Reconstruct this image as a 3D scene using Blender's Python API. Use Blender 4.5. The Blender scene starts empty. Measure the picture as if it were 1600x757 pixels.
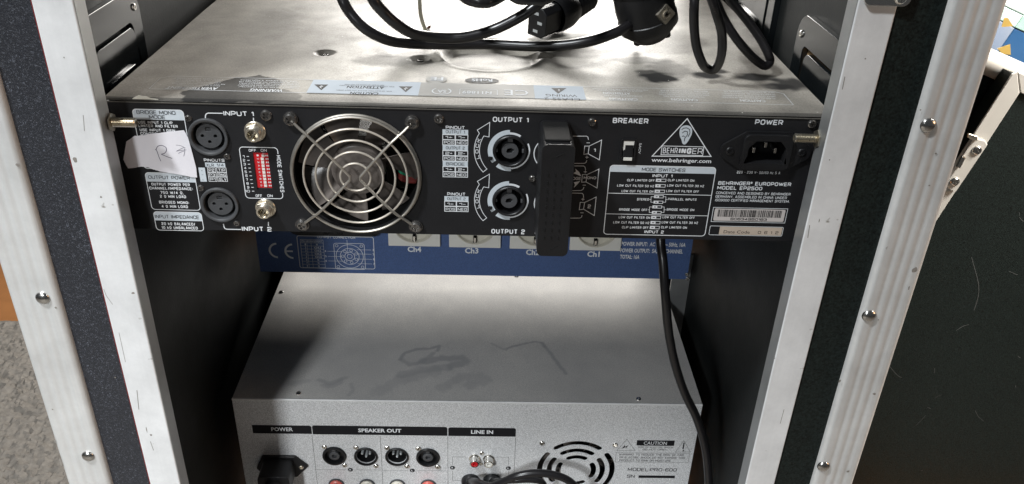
import bpy, math, random
from mathutils import Vector, Matrix, noise
from mathutils.geometry import tessellate_polygon
random.seed(4)
SC = bpy.context.scene
COL = SC.collection
V3 = Vector

# ------------------------------------------------------------------ camera
FPX, YAW, PITCH, ROLL = 1316.22, 0.03802887, 0.51699475, 0.03822263
CAM = V3((0.2279796, -0.4796544, 0.1809153))
_fw = V3((math.sin(YAW) * math.cos(PITCH), math.cos(YAW) * math.cos(PITCH), -math.sin(PITCH)))
_r0 = _fw.cross(V3((0, 0, 1))).normalized(); _u0 = _r0.cross(_fw)
_rt = math.cos(ROLL) * _r0 + math.sin(ROLL) * _u0
_up = -math.sin(ROLL) * _r0 + math.cos(ROLL) * _u0
cd = bpy.data.cameras.new('camera'); cam = bpy.data.objects.new('camera', cd); COL.objects.link(cam)
cam.matrix_world = Matrix((( _rt.x, _up.x, -_fw.x, CAM.x), (_rt.y, _up.y, -_fw.y, CAM.y), (_rt.z, _up.z, -_fw.z, CAM.z), (0, 0, 0, 1)))
cd.sensor_fit = 'HORIZONTAL'; cd.sensor_width = 36; cd.lens = 36 * FPX / 1600
cd.clip_start = 0.01; cd.clip_end = 60
SC.camera = cam

# ------------------------------------------------------------------ light
w = bpy.data.worlds.new('World'); SC.world = w; w.use_nodes = True
bg = w.node_tree.nodes['Background']; bg.inputs[0].default_value = (0.86, 0.93, 1.0, 1); bg.inputs[1].default_value = 0.075
def area(name, loc, target, sx, sy, power, col):
    l = bpy.data.lights.new(name, 'AREA'); l.shape = 'RECTANGLE'; l.size = sx; l.size_y = sy; l.energy = power; l.color = col
    o = bpy.data.objects.new(name, l); COL.objects.link(o); o.location = loc
    o.rotation_euler = (V3(target) - V3(loc)).to_track_quat('-Z', 'Y').to_euler(); return o
area('window_light', (-0.40, -0.47, 1.07), (0.1, 0, -0.1), 0.12, 0.12, 21.5, (0.93, 0.97, 1.0))
area('low_window_light', (-0.29, -1.15, 0.42), (-0.265, -0.80, -0.51), 0.13, 0.13, 14.5, (0.95, 0.98, 1.0)).data.spread = math.radians(112)
area('far_window_light', (0.36, 1.6, 0.33), (0.2, 0.1, 0.0), 1.02, 0.42, 37, (1.0, 0.965, 0.91))
area('rim_fill_light', (1.55, 0.12, 0.95), (0.95, 0.55, -0.2), 0.5, 0.5, 15, (1.0, 0.97, 0.92)).data.spread = math.radians(80)  # added to brighten the leaning lid's rim, stands for no window
area('warm_fill_light', (1.85, -0.45, 0.25), (0.5, 0, -0.1), 0.4, 0.4, 5, (1.0, 0.62, 0.36))  # added warm tint for the right-hand trim, not a lamp in the room
SC.view_settings.view_transform = 'Standard'; SC.view_settings.look = 'None'
SC.view_settings.exposure = 0; SC.view_settings.gamma = 1

# ------------------------------------------------------------------ measuring: photo sight lines onto real planes
def ray(px, py): return _fw * FPX + _rt * (px - 800) - _up * (py - 378.5)
def hit(px, py, ax, val):
    d = ray(px, py); t = (val - CAM[ax]) / d[ax]; return CAM + d * t
class Plane:
    """a flat working face: origin, U, V axes (N = U x V)"""
    def __init__(s, o, U, V):
        s.o, s.U, s.V = V3(o), V3(U).normalized(), V3(V).normalized(); s.N = s.U.cross(s.V)
        s.M = Matrix(((s.U.x, s.V.x, s.N.x, s.o.x), (s.U.y, s.V.y, s.N.y, s.o.y), (s.U.z, s.V.z, s.N.z, s.o.z), (0, 0, 0, 1)))
    def uv(s, px, py):
        d = ray(px, py); t = (s.o - CAM).dot(s.N) / d.dot(s.N); p = CAM + d * t - s.o
        return (p.dot(s.U), p.dot(s.V))
    def at(s, u, v, n=0): return s.o + s.U * u + s.V * v + s.N * n
    def frame(s, u, v, n=0): return Matrix.Translation(s.at(u, v, n)) @ s.M.to_3x3().to_4x4()

# ------------------------------------------------------------------ materials
def nodes_of(name):
    m = bpy.data.materials.new(name); m.use_nodes = True; nt = m.node_tree
    return m, nt, nt.nodes['Principled BSDF']
def N(nt, t, **kw):
    n = nt.nodes.new(t)
    for k, v in kw.items():
        if k in n.inputs: n.inputs[k].default_value = v
        else: setattr(n, k, v)
    return n
def mat(name, col, rough=0.5, metal=0.0, var=0.10, scale=60, bump=0.0, bscale=400, spec=0.5, rvar=0.08, coat=0.0):
    m, nt, b = nodes_of(name); L = nt.links.new
    tc = N(nt, 'ShaderNodeTexCoord'); nz = N(nt, 'ShaderNodeTexNoise', Scale=scale, Detail=6, Roughness=0.6)
    L(tc.outputs['Object'], nz.inputs['Vector'])
    mr = N(nt, 'ShaderNodeMapRange'); mr.inputs[3].default_value = 1 - var; mr.inputs[4].default_value = 1 + var
    L(nz.outputs[0], mr.inputs[0])
    mx = N(nt, 'ShaderNodeMix', data_type='RGBA', blend_type='MULTIPLY'); mx.inputs[0].default_value = 1
    mx.inputs[6].default_value = (*col, 1); L(mr.outputs[0], mx.inputs[7]); L(mx.outputs[2], b.inputs['Base Color'])
    rr = N(nt, 'ShaderNodeMapRange'); rr.inputs[3].default_value = rough - rvar; rr.inputs[4].default_value = min(1, rough + rvar)
    L(nz.outputs[0], rr.inputs[0]); L(rr.outputs[0], b.inputs['Roughness'])
    b.inputs['Metallic'].default_value = metal; b.inputs['Specular IOR Level'].default_value = spec
    b.inputs['Coat Weight'].default_value = coat
    if bump:
        n2 = N(nt, 'ShaderNodeTexNoise', Scale=bscale, Detail=3); L(tc.outputs['Object'], n2.inputs['Vector'])
        bp = N(nt, 'ShaderNodeBump', Strength=bump, Distance=0.0006); L(n2.outputs[0], bp.inputs['Height']); L(bp.outputs[0], b.inputs['Normal'])
    return m
def speckle(name, col, amp, scale, rough, metal, spec=0.5, bump=0.25, dirt=None):
    """paint with a fine sparkling grain"""
    m, nt, b = nodes_of(name); L = nt.links.new
    tc = N(nt, 'ShaderNodeTexCoord'); nz = N(nt, 'ShaderNodeTexNoise', Scale=scale, Detail=2, Roughness=0.7)
    L(tc.outputs['Object'], nz.inputs['Vector'])
    mr = N(nt, 'ShaderNodeMapRange'); mr.inputs[1].default_value = 0.3; mr.inputs[2].default_value = 0.7
    mr.inputs[3].default_value = 1 - amp; mr.inputs[4].default_value = 1 + amp; L(nz.outputs[0], mr.inputs[0])
    mx = N(nt, 'ShaderNodeMix', data_type='RGBA', blend_type='MULTIPLY'); mx.inputs[0].default_value = 1
    mx.inputs[6].default_value = (*col, 1); L(mr.outputs[0], mx.inputs[7])
    L(mx.outputs[2], b.inputs['Base Color'])
    b.inputs['Roughness'].default_value = rough; b.inputs['Metallic'].default_value = metal; b.inputs['Specular IOR Level'].default_value = spec
    bp = N(nt, 'ShaderNodeBump', Strength=bump, Distance=0.0004); L(nz.outputs[0], bp.inputs['Height']); L(bp.outputs[0], b.inputs['Normal'])
    return m
def laminate(name, col, spark):
    m, nt, b = nodes_of(name); L = nt.links.new
    tc = N(nt, 'ShaderNodeTexCoord')
    wv = N(nt, 'ShaderNodeTexNoise', Scale=950, Detail=2, Distortion=1.6); L(tc.outputs['Object'], wv.inputs['Vector'])
    cr = N(nt, 'ShaderNodeValToRGB'); cr.color_ramp.elements[0].position = 0.585; cr.color_ramp.elements[1].position = 0.68
    L(wv.outputs[0], cr.inputs[0])
    lo = N(nt, 'ShaderNodeTexNoise', Scale=14, Detail=4); L(tc.outputs['Object'], lo.inputs['Vector'])
    mu = N(nt, 'ShaderNodeMath', operation='MULTIPLY'); L(cr.outputs[0], mu.inputs[0]); L(lo.outputs[0], mu.inputs[1])
    mx = N(nt, 'ShaderNodeMix', data_type='RGBA'); mx.inputs[6].default_value = (*col, 1); mx.inputs[7].default_value = (*spark, 1)
    L(mu.outputs[0], mx.inputs[0]); L(mx.outputs[2], b.inputs['Base Color'])
    b.inputs['Roughness'].default_value = 0.42
    bp = N(nt, 'ShaderNodeBump', Strength=0.5, Distance=0.0006); L(wv.outputs[0], bp.inputs['Height']); L(bp.outputs[0], b.inputs['Normal'])
    return m
def dusty(name, paint, dust, rp, rd, metal=0.0, coat=0.0, sheen=0.0, smax=0.62, grain=0.62):
    """painted sheet under a film of dust; the 'dust' attribute sets how much of the film shows"""
    m, nt, b = nodes_of(name); L = nt.links.new
    at = N(nt, 'ShaderNodeAttribute', attribute_name='dust'); tc = N(nt, 'ShaderNodeTexCoord')
    n1 = N(nt, 'ShaderNodeTexNoise', Scale=1100, Detail=3, Roughness=0.7); L(tc.outputs['Object'], n1.inputs['Vector'])
    n2 = N(nt, 'ShaderNodeTexNoise', Scale=34, Detail=9, Roughness=0.72); L(tc.outputs['Object'], n2.inputs['Vector'])
    m1 = N(nt, 'ShaderNodeMapRange'); m1.inputs[1].default_value = 0.25; m1.inputs[2].default_value = 0.75; m1.inputs[3].default_value = grain; m1.inputs[4].default_value = 1.20; L(n1.outputs[0], m1.inputs[0])
    m2 = N(nt, 'ShaderNodeMapRange'); m2.inputs[1].default_value = 0.25; m2.inputs[2].default_value = 0.75; m2.inputs[3].default_value = 0.84; m2.inputs[4].default_value = 1.10; L(n2.outputs[0], m2.inputs[0])
    a = N(nt, 'ShaderNodeMath', operation='MULTIPLY'); L(at.outputs['Fac'], a.inputs[0]); L(m1.outputs[0], a.inputs[1])
    c = N(nt, 'ShaderNodeMath', operation='MULTIPLY', use_clamp=True); L(a.outputs[0], c.inputs[0]); L(m2.outputs[0], c.inputs[1])
    mx = N(nt, 'ShaderNodeMix', data_type='RGBA'); mx.inputs[6].default_value = (*paint, 1); mx.inputs[7].default_value = (*dust, 1)
    L(c.outputs[0], mx.inputs[0]); L(mx.outputs[2], b.inputs['Base Color'])
    # lint: sparse pale flecks
    vo = N(nt, 'ShaderNodeTexVoronoi', Scale=170); L(tc.outputs['Object'], vo.inputs['Vector'])
    lt = N(nt, 'ShaderNodeMath', operation='LESS_THAN'); lt.inputs[1].default_value = 0.085; L(vo.outputs['Distance'], lt.inputs[0])
    gt = N(nt, 'ShaderNodeSeparateColor'); L(vo.outputs['Color'], gt.inputs[0])
    g2 = N(nt, 'ShaderNodeMath', operation='GREATER_THAN'); g2.inputs[1].default_value = 0.86; L(gt.outputs[0], g2.inputs[0])
    g3 = N(nt, 'ShaderNodeMath', operation='MULTIPLY'); L(lt.outputs[0], g3.inputs[0]); L(g2.outputs[0], g3.inputs[1])
    mz = N(nt, 'ShaderNodeMix', data_type='RGBA'); L(g3.outputs[0], mz.inputs[0]); L(mx.outputs[2], mz.inputs[6]); mz.inputs[7].default_value = (0.55, 0.53, 0.48, 1)
    L(mz.outputs[2], b.inputs['Base Color'])
    r = N(nt, 'ShaderNodeMapRange'); r.inputs[3].default_value = rp; r.inputs[4].default_value = rd; L(c.outputs[0], r.inputs[0]); L(r.outputs[0], b.inputs['Roughness'])
    if sheen:
        sh = N(nt, 'ShaderNodeMath', operation='MULTIPLY'); sh.inputs[1].default_value = sheen; L(c.outputs[0], sh.inputs[0]); L(sh.outputs[0], b.inputs['Sheen Weight']); b.inputs['Sheen Roughness'].default_value = 0.35; b.inputs['Sheen Tint'].default_value = (1, 0.96, 0.9, 1)
    sp_ = N(nt, 'ShaderNodeMapRange'); sp_.inputs[3].default_value = 0.0; sp_.inputs[4].default_value = smax; L(c.outputs[0], sp_.inputs[0]); L(sp_.outputs[0], b.inputs['Specular IOR Level'])
    b.inputs['Metallic'].default_value = metal; b.inputs['Coat Weight'].default_value = coat
    return m
def worn_alu(name, col, rough, metal):
    m, nt, b = nodes_of(name); L = nt.links.new
    tc = N(nt, 'ShaderNodeTexCoord')
    n1 = N(nt, 'ShaderNodeTexNoise', Scale=22, Detail=8, Roughness=0.7); L(tc.outputs['Object'], n1.inputs['Vector'])
    mp = N(nt, 'ShaderNodeMapping'); mp.inputs['Scale'].default_value = (600, 600, 9); L(tc.outputs['Object'], mp.inputs[0])
    n3 = N(nt, 'ShaderNodeTexNoise', Scale=1, Detail=3); L(mp.outputs[0], n3.inputs['Vector'])
    n2 = N(nt, 'ShaderNodeTexNoise', Scale=75, Detail=3, Roughness=0.55); L(tc.outputs['Object'], n2.inputs['Vector'])
    cr = N(nt, 'ShaderNodeValToRGB'); cr.color_ramp.elements[0].position = 0.725; cr.color_ramp.elements[1].position = 0.77; L(n2.outputs[0], cr.inputs[0])
    mr = N(nt, 'ShaderNodeMapRange'); mr.inputs[1].default_value = 0.25; mr.inputs[2].default_value = 0.75; mr.inputs[3].default_value = 0.80; mr.inputs[4].default_value = 1.10; L(n1.outputs[0], mr.inputs[0])
    ms = N(nt, 'ShaderNodeMapRange'); ms.inputs[3].default_value = 0.965; ms.inputs[4].default_value = 1.03; L(n3.outputs[0], ms.inputs[0])
    mu = N(nt, 'ShaderNodeMath', operation='MULTIPLY'); L(mr.outputs[0], mu.inputs[0]); L(ms.outputs[0], mu.inputs[1])
    mx = N(nt, 'ShaderNodeMix', data_type='RGBA', blend_type='MULTIPLY'); mx.inputs[0].default_value = 1; mx.inputs[6].default_value = (*col, 1); L(mu.outputs[0], mx.inputs[7])
    md = N(nt, 'ShaderNodeMix', data_type='RGBA'); md.inputs[7].default_value = (0.27, 0.25, 0.22, 1); L(cr.outputs[0], md.inputs[0]); L(mx.outputs[2], md.inputs[6])
    L(md.outputs[2], b.inputs['Base Color'])
    rr = N(nt, 'ShaderNodeMapRange'); rr.inputs[3].default_value = rough - .1; rr.inputs[4].default_value = rough + .1; L(n1.outputs[0], rr.inputs[0]); L(rr.outputs[0], b.inputs['Roughness'])
    b.inputs['Metallic'].default_value = metal
    bp = N(nt, 'ShaderNodeBump', Strength=0.08, Distance=0.0004); L(n1.outputs[0], bp.inputs['Height']); L(bp.outputs[0], b.inputs['Normal'])
    return m
M = dict(
    alu=worn_alu('brushed_aluminium', (0.79, 0.795, 0.795), 0.55, 0.08),
    ridge=worn_alu('ridged_aluminium', (0.70, 0.70, 0.685), 0.46, 0.28),
    mill=worn_alu('mill_finish_aluminium', (0.40, 0.41, 0.41), 0.42, 0.7),
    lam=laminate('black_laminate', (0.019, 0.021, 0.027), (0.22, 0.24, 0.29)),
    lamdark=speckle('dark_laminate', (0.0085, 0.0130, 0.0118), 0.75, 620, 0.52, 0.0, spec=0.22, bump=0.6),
    inner=mat('black_interior', (0.010, 0.012, 0.012), 0.6, var=0.3, bump=0.2, spec=0.25),
    steelblk=mat('black_steel', (0.008, 0.010, 0.011), 0.17, var=0.3, scale=30, rvar=0.07),
    panel=mat('black_panel_paint', (0.012, 0.012, 0.0135), 0.55, bump=0.12, bscale=1500, var=0.45, scale=38, spec=0.30),
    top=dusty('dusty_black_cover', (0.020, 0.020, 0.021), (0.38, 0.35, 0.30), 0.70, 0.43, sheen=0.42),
    silvtop=dusty('dusty_silver_cover', (0.36, 0.36, 0.37), (0.80, 0.775, 0.73), 0.5, 0.6, metal=0.05, smax=0.16, grain=0.15),
    silver=speckle('silver_hammer_paint', (0.66, 0.67, 0.68), 0.40, 1250, 0.42, 0.15),
    blue=speckle('blue_paint', (0.066, 0.118, 0.275), 0.18, 900, 0.5, 0.0),
    white=mat('white_ink', (0.78, 0.80, 0.82), 0.55, var=0.10, scale=300),
    lidlabel=mat('worn_label_foil', (0.47, 0.51, 0.55), 0.75, var=0.12, scale=90, spec=0.06),
    lidpatch=mat('worn_grey_print', (0.30, 0.29, 0.27), 0.6, var=0.2, scale=120, spec=0.22),
    greyink=mat('pale_grey_ink', (0.60, 0.655, 0.70), 0.5, var=0.06, scale=200),
    darkink=mat('dark_ink', (0.010, 0.010, 0.012), 0.6, var=0.2, spec=0.2),
    faintink=mat('faint_grey_ink', (0.62, 0.63, 0.64), 0.7, var=0.25, scale=400, spec=0.1),
    midink=mat('mid_grey_ink', (0.26, 0.255, 0.24), 0.45, var=0.15),
    plast=mat('black_plastic', (0.010, 0.010, 0.011), 0.40, var=0.4, scale=80, bump=0.25, bscale=900, spec=0.42),
    socket=mat('socket_plastic', (0.062, 0.064, 0.068), 0.42, var=0.2, scale=200, spec=0.5),
    capblk=mat('matte_black_plastic', (0.011, 0.011, 0.011), 0.8, var=0.4, scale=120, spec=0.15),
    hole=mat('hole_black', (0.003, 0.003, 0.003), 0.9, spec=0.1),
    rubber=mat('black_cable_rubber', (0.012, 0.011, 0.012), 0.30, var=0.3, scale=40, spec=0.5),
    chrome=mat('nickel_plate', (0.72, 0.70, 0.66), 0.22, 1.0, var=0.12, scale=90),
    chromewire=mat('chrome_wire', (0.50, 0.47, 0.42), 0.36, 0.85, var=0.35, scale=110, rvar=0.1),
    guard=mat('dusty_chrome_wire', (0.66, 0.60, 0.52), 0.34, 0.5, var=0.35, scale=110, rvar=0.15),
    brass=mat('warm_nickel', (0.72, 0.66, 0.55), 0.28, 0.9, var=0.2, scale=200),
    screw=mat('black_zinc_screw', (0.24, 0.23, 0.22), 0.22, 0.9, var=0.3, scale=300),
    bolt=mat('zinc_bolt', (0.62, 0.57, 0.47), 0.30, 0.95, var=0.25, scale=200),
    rivet=mat('steel_rivet', (0.50, 0.49, 0.47), 0.24, 1.0, var=0.15, scale=150),
    wirered=mat('dusty_red_wire', (0.20, 0.03, 0.025), 0.6, var=0.4),
    red=mat('red_plastic', (0.56, 0.012, 0.018), 0.38, var=0.1),
    redsoft=mat('translucent_red', (0.62, 0.14, 0.11), 0.3, var=0.1),
    cream=mat('cream_plastic', (0.66, 0.63, 0.54), 0.42, var=0.05),
    sockw=mat('white_socket_plastic', (0.78, 0.77, 0.72), 0.4, var=0.04),
    paper=mat('torn_paper', (0.80, 0.78, 0.82), 0.8, var=0.05, scale=120, bump=0.2, bscale=300),
    pen=mat('pen_ink', (0.06, 0.05, 0.10), 0.6),
    sticker=mat('label_paper', (0.60, 0.55, 0.52), 0.55, var=0.08, scale=150),
    tan=mat('old_label_paper', (0.55, 0.45, 0.36), 0.6, var=0.12, scale=150),
    blade=mat('dusty_fan_blade', (0.135, 0.116, 0.104), 0.24, var=0.85, scale=70),
    bladeedge=mat('dust_crust', (0.30, 0.27, 0.22), 0.9, var=0.4, scale=300, bump=0.6, bscale=900),
    green=mat('green_wire', (0.03, 0.30, 0.16), 0.45), bluew=mat('blue_wire', (0.04, 0.12, 0.4), 0.45),
    rust=mat('bare_plywood', (0.42, 0.27, 0.13), 0.85, var=0.7, scale=160, bump=0.7, bscale=500),
    carpet=mat('grey_carpet_pile', (0.215, 0.195, 0.172), 0.95, var=0.45, scale=140, bump=1.0, bscale=700, spec=0.1),
    wood=mat('orange_wood', (0.34, 0.145, 0.05), 0.4, var=0.25, scale=25),
    lidalu=mat('lid_aluminium', (0.62, 0.60, 0.55), 0.45, 0.3, var=0.08, scale=40),
    blueprint=mat('blue_card', (0.030, 0.11, 0.26), 0.35, var=0.2, scale=30),
    yellow=mat('yellow_card', (0.46, 0.31, 0.08), 0.4), mint=mat('mint_card', (0.42, 0.66, 0.56), 0.35, var=0.2, scale=20),
    boxw=mat('white_card', (0.75, 0.74, 0.72), 0.35),
    scratch=mat('scratched_laminate', (0.075, 0.08, 0.077), 0.7, var=0.6, scale=260),
    grime=mat('dark_grime', (0.26, 0.24, 0.215), 0.8, var=0.4, scale=400),
    redline=mat('red_edge', (0.25, 0.03, 0.03), 0.6), wirew=mat('yellowed_wire', (0.56, 0.53, 0.40), 0.35),
    crumb=mat('brown_crumb', (0.12, 0.05, 0.03), 0.8), contact=mat('bright_contact', (0.72, 0.76, 0.78), 0.3, 0.6),
)

# ------------------------------------------------------------------ objects
WM = {}                                     # world matrix of every object built
def _place(o, parent, Mw):
    WM[o] = Mw.copy()
    if parent is not None:
        o.parent = parent; o.matrix_local = WM[parent].inverted() @ Mw
    else: o.matrix_world = Mw
def thing(name, label, cat, loc, group=None):
    o = bpy.data.objects.new(name, None); COL.objects.link(o); o.empty_display_size = 0.02
    _place(o, None, Matrix.Translation(V3(loc))); tag(o, label, cat, group); return o
def tag(o, label, cat, group=None):
    o['label'] = label; o['category'] = cat
    if group: o['group'] = group
    return o
def kind(o, k): o['kind'] = k; return o
def dup(o, Mw, parent):
    c = o.copy(); COL.objects.link(c); _place(c, parent, Mw)
    for ch in list(o.children):
        dup(ch, Mw @ (WM[o].inverted() @ WM[ch]), c)
    return c
R_ = 'r'
GLYPH = {
 'A': (1, [[(0, 0), (.38, 1), (.62, 1), (1, 0)], [(.17, .32), (.83, .32)]]), 'B': (1, [[(0, 0), (0, 1)], [(0, 1), (.95, 1, R_), (.95, .53, R_), (0, .53)], [(0, .53), (1, .53, R_), (1, 0, R_), (0, 0)]]),
 'C': (1, [[(1, .70), (1, 1, R_), (0, 1, R_), (0, 0, R_), (1, 0, R_), (1, .30)]]), 'D': (1, [['c', (0, 0), (0, 1), (1, 1, R_), (1, 0, R_)]]),
 'E': (.9, [[(1, 1), (0, 1), (0, 0), (1, 0)], [(0, .5), (.92, .5)]]), 'F': (.9, [[(1, 1), (0, 1), (0, 0)], [(0, .48), (.9, .48)]]),
 'G': (1, [[(1, .72), (1, 1, R_), (0, 1, R_), (0, 0, R_), (1, 0, R_), (1, .46), (.55, .46)]]), 'H': (1, [[(0, 0), (0, 1)], [(1, 0), (1, 1)], [(0, .5), (1, .5)]]),
 'I': (.02, [[(.5, 0), (.5, 1)]]), 'J': (.9, [[(1, 1), (1, 0, R_), (0, 0, R_), (0, .3)]]), 'K': (1, [[(0, 0), (0, 1)], [(1, 1), (.22, .5), (1, 0)]]), 'L': (.85, [[(0, 1), (0, 0), (1, 0)]]),
 'M': (1.25, [[(0, 0), (0, 1), (.5, .2), (1, 1), (1, 0)]]), 'N': (1, [[(0, 0), (0, 1), (1, 0), (1, 1)]]), 'O': (1.05, [['c', (0, 0, R_), (0, 1, R_), (1, 1, R_), (1, 0, R_)]]),
 'P': (.98, [[(0, 0), (0, 1), (1, 1, R_), (1, .38, R_), (0, .38)]]), 'Q': (1.05, [['c', (0, 0, R_), (0, 1, R_), (1, 1, R_), (1, 0, R_)], [(.6, .3), (1, -.05)]]),
 'R': (1, [[(0, 0), (0, 1), (1, 1, R_), (1, .42, R_), (0, .42)], [(.6, .42), (1, 0)]]), 'S': (1, [[(1, .74), (1, 1, R_), (0, 1, R_), (0, .51, R_), (1, .51, R_), (1, 0, R_), (0, 0, R_), (0, .27)]]),
 'T': (.95, [[(0, 1), (1, 1)], [(.5, 1), (.5, 0)]]), 'U': (1, [[(0, 1), (0, 0, R_), (1, 0, R_), (1, 1)]]), 'V': (1, [[(0, 1), (.5, 0), (1, 1)]]), 'W': (1.5, [[(0, 1), (.25, 0), (.5, .9), (.75, 0), (1, 1)]]),
 'X': (1, [[(0, 0), (1, 1)], [(0, 1), (1, 0)]]), 'Y': (1, [[(0, 1), (.5, .45), (1, 1)], [(.5, .45), (.5, 0)]]), 'Z': (.95, [[(0, 1), (1, 1), (0, 0), (1, 0)]]),
 '0': (.95, [['c', (0, 0, R_), (0, 1, R_), (1, 1, R_), (1, 0, R_)]]), '1': (.36, [[(0, .74), (1, 1), (1, 0)]]), '2': (.95, [[(0, .75), (0, 1, R_), (1, 1, R_), (1, .52, R_), (0, .50, R_), (0, 0), (1, 0)]]),
 '3': (.95, [[(0, .78), (0, 1, R_), (1, 1, R_), (1, 0, R_), (0, 0, R_), (0, .22)], [(.35, .52), (1, .52)]]), '4': (1, [[(.76, 0), (.76, 1), (0, .28), (1, .28)]]),
 '5': (.95, [[(1, 1), (0, 1), (0, .56), (1, .56, R_), (1, 0, R_), (0, 0, R_), (0, .2)]]), '6': (.95, [[(1, .8), (1, 1, R_), (0, 1, R_), (0, 0, R_), (1, 0, R_), (1, .56, R_), (0, .56)]]),
 '7': (.9, [[(0, 1), (1, 1), (.35, 0)]]), '8': (.95, [['c', (0, 0, R_), (0, 1, R_), (1, 1, R_), (1, 0, R_)], [(0, .52), (1, .52)]]), '9': (.95, [[(1, .45), (0, .45, R_), (0, 1, R_), (1, 1, R_), (1, 0, R_), (0, 0, R_), (0, .2)]]),
 '/': (.5, [[(0, -.05), (1, 1.05)]]), ':': (.02, [[(.5, .08), (.5, .26)], [(.5, .62), (.5, .8)]]), '.': (.02, [[(.5, -.04), (.5, .12)]]), ',': (.02, [[(.5, -.14), (.5, .12)]]),
 '-': (.4, [[(0, .46), (1, .46)]]), '~': (.5, [[(0, .42), (.3, .55), (.7, .38), (1, .5)]]), '+': (.6, [[(0, .46), (1, .46)], [(.5, .2), (.5, .75)]]), ' ': (.42, []),
 'Ω': (1, [[(0, 0), (.32, 0), (.32, .16), (0, .42, R_), (0, 1, R_), (1, 1, R_), (1, .42, R_), (.68, .16), (.68, 0), (1, 0)]]), 'k': (.75, [[(0, 0), (0, 1)], [(1, .7), (.2, .36), (1, 0)]]),
 'z': (.6, [[(0, .65), (1, .65), (0, 0), (1, 0)]]), '®': (.3, [['c', (0, .55, R_), (0, 1, R_), (1, 1, R_), (1, .55, R_)]]),
}
_glyph = {}
def glyphs(s, bold):
    k = (s, bold)
    if k not in _glyph:
        c = bpy.data.curves.new('lettering', 'FONT'); c.body = s; c.size = 1; c.offset = bold; c.resolution_u = 2
        o = bpy.data.objects.new('lettering', c); COL.objects.link(o)
        m = o.to_mesh(); vs = [v.co.copy() for v in m.vertices]; fs = [tuple(p.vertices) for p in m.polygons]
        o.to_mesh_clear(); bpy.data.objects.remove(o); bpy.data.curves.remove(c)
        _glyph[k] = (vs, fs)
    return _glyph[k]
class MB:
    def __init__(s, F=None): s.v, s.f, s.F, s.k = [], [], F or Matrix.Identity(4), 0
    def add(s, vs, fs, F=None):
        b = len(s.v); F = s.F if F is None else F
        s.v += [F @ V3(p) for p in vs]; s.f += [tuple(i + b for i in q) for q in fs]; return s
    def box(s, u0, u1, v0, v1, n0, n1, F=None):
        u0, u1 = sorted((u0, u1)); v0, v1 = sorted((v0, v1)); n0, n1 = sorted((n0, n1))
        vs = [(u0, v0, n0), (u1, v0, n0), (u1, v1, n0), (u0, v1, n0), (u0, v0, n1), (u1, v0, n1), (u1, v1, n1), (u0, v1, n1)]
        return s.add(vs, [(3, 2, 1, 0), (4, 5, 6, 7), (0, 1, 5, 4), (1, 2, 6, 5), (2, 3, 7, 6), (3, 0, 4, 7)], F)
    def plate(s, out, holes=(), n0=0.0, n1=0.001, F=None, flat=False):
        loops = [list(out)] + [list(h) for h in holes]
        def ar(p): return sum(p[i][0] * p[(i + 1) % len(p)][1] - p[(i + 1) % len(p)][0] * p[i][1] for i in range(len(p)))
        if ar(loops[0]) < 0: loops[0].reverse()
        for h in loops[1:]:
            if ar(h) > 0: h.reverse()
        flatl = [p for l in loops for p in l]; n = len(flatl)
        tris = tessellate_polygon([[V3((p[0], p[1], 0)) for p in l] for l in loops])
        top, bot = [], []
        for t in tris:
            a, b, c = (flatl[i] for i in t)
            if (b[0] - a[0]) * (c[1] - a[1]) - (b[1] - a[1]) * (c[0] - a[0]) < 0: t = (t[0], t[2], t[1])
            top.append(tuple(t)); bot.append((t[2] + n, t[1] + n, t[0] + n))
        if flat: return s.add([(p[0], p[1], n1) for p in flatl], top, F)
        sides, o = [], 0
        for l in loops:
            m = len(l)
            for i in range(m):
                a, b = o + i, o + (i + 1) % m; sides.append((b, a, a + n, b + n))
            o += m
        return s.add([(p[0], p[1], n1) for p in flatl] + [(p[0], p[1], n0) for p in flatl], top + bot + sides, F)
    def lathe(s, cu, cv, prof, seg=32, F=None, capb=False, capt=False, a0=0.0):
        vs, fs = [], []; k = len(prof)
        for i in range(seg):
            a = a0 + 2 * math.pi * i / seg
            for r, n in prof: vs.append((cu + r * math.cos(a), cv + r * math.sin(a), n))
        for i in range(seg):
            j = (i + 1) % seg
            for q in range(k - 1): fs.append((i * k + q, j * k + q, j * k + q + 1, i * k + q + 1))
        if capt: fs.append(tuple(i * k + k - 1 for i in range(seg)))
        if capb: fs.append(tuple(i * k for i in reversed(range(seg))))
        return s.add(vs, fs, F)
    def tube(s, pts, r, seg=10, closed=False, smooth=0, F=None, caps=True, flat=1.0):
        P = [V3(p) for p in pts]
        if smooth: P = spline(P, smooth, closed)
        n = len(P); vs, fs = [], []
        T = []
        for i in range(n):
            a = P[(i - 1) % n] if closed or i else P[0]; b = P[(i + 1) % n] if closed or i < n - 1 else P[-1]
            T.append((b - a).normalized())
        x = T[0].orthogonal().normalized()
        for i in range(n):
            x = (x - T[i] * x.dot(T[i])).normalized(); y = T[i].cross(x)
            for k in range(seg):
                a = 2 * math.pi * k / seg; vs.append(P[i] + x * (r * math.cos(a)) + y * (r * flat * math.sin(a)))
        for i in range(n if closed else n - 1):
            for k in range(seg):
                j = (i + 1) % n; fs.append((i * seg + k, i * seg + (k + 1) % seg, j * seg + (k + 1) % seg, j * seg + k))
        if caps and not closed: fs += [tuple(reversed(range(seg))), tuple((n - 1) * seg + k for k in range(seg))]
        return s.add(vs, fs, F)
    def lift(s): s.k = (s.k + 1) % 40; return s.k * 1.5e-6
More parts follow.
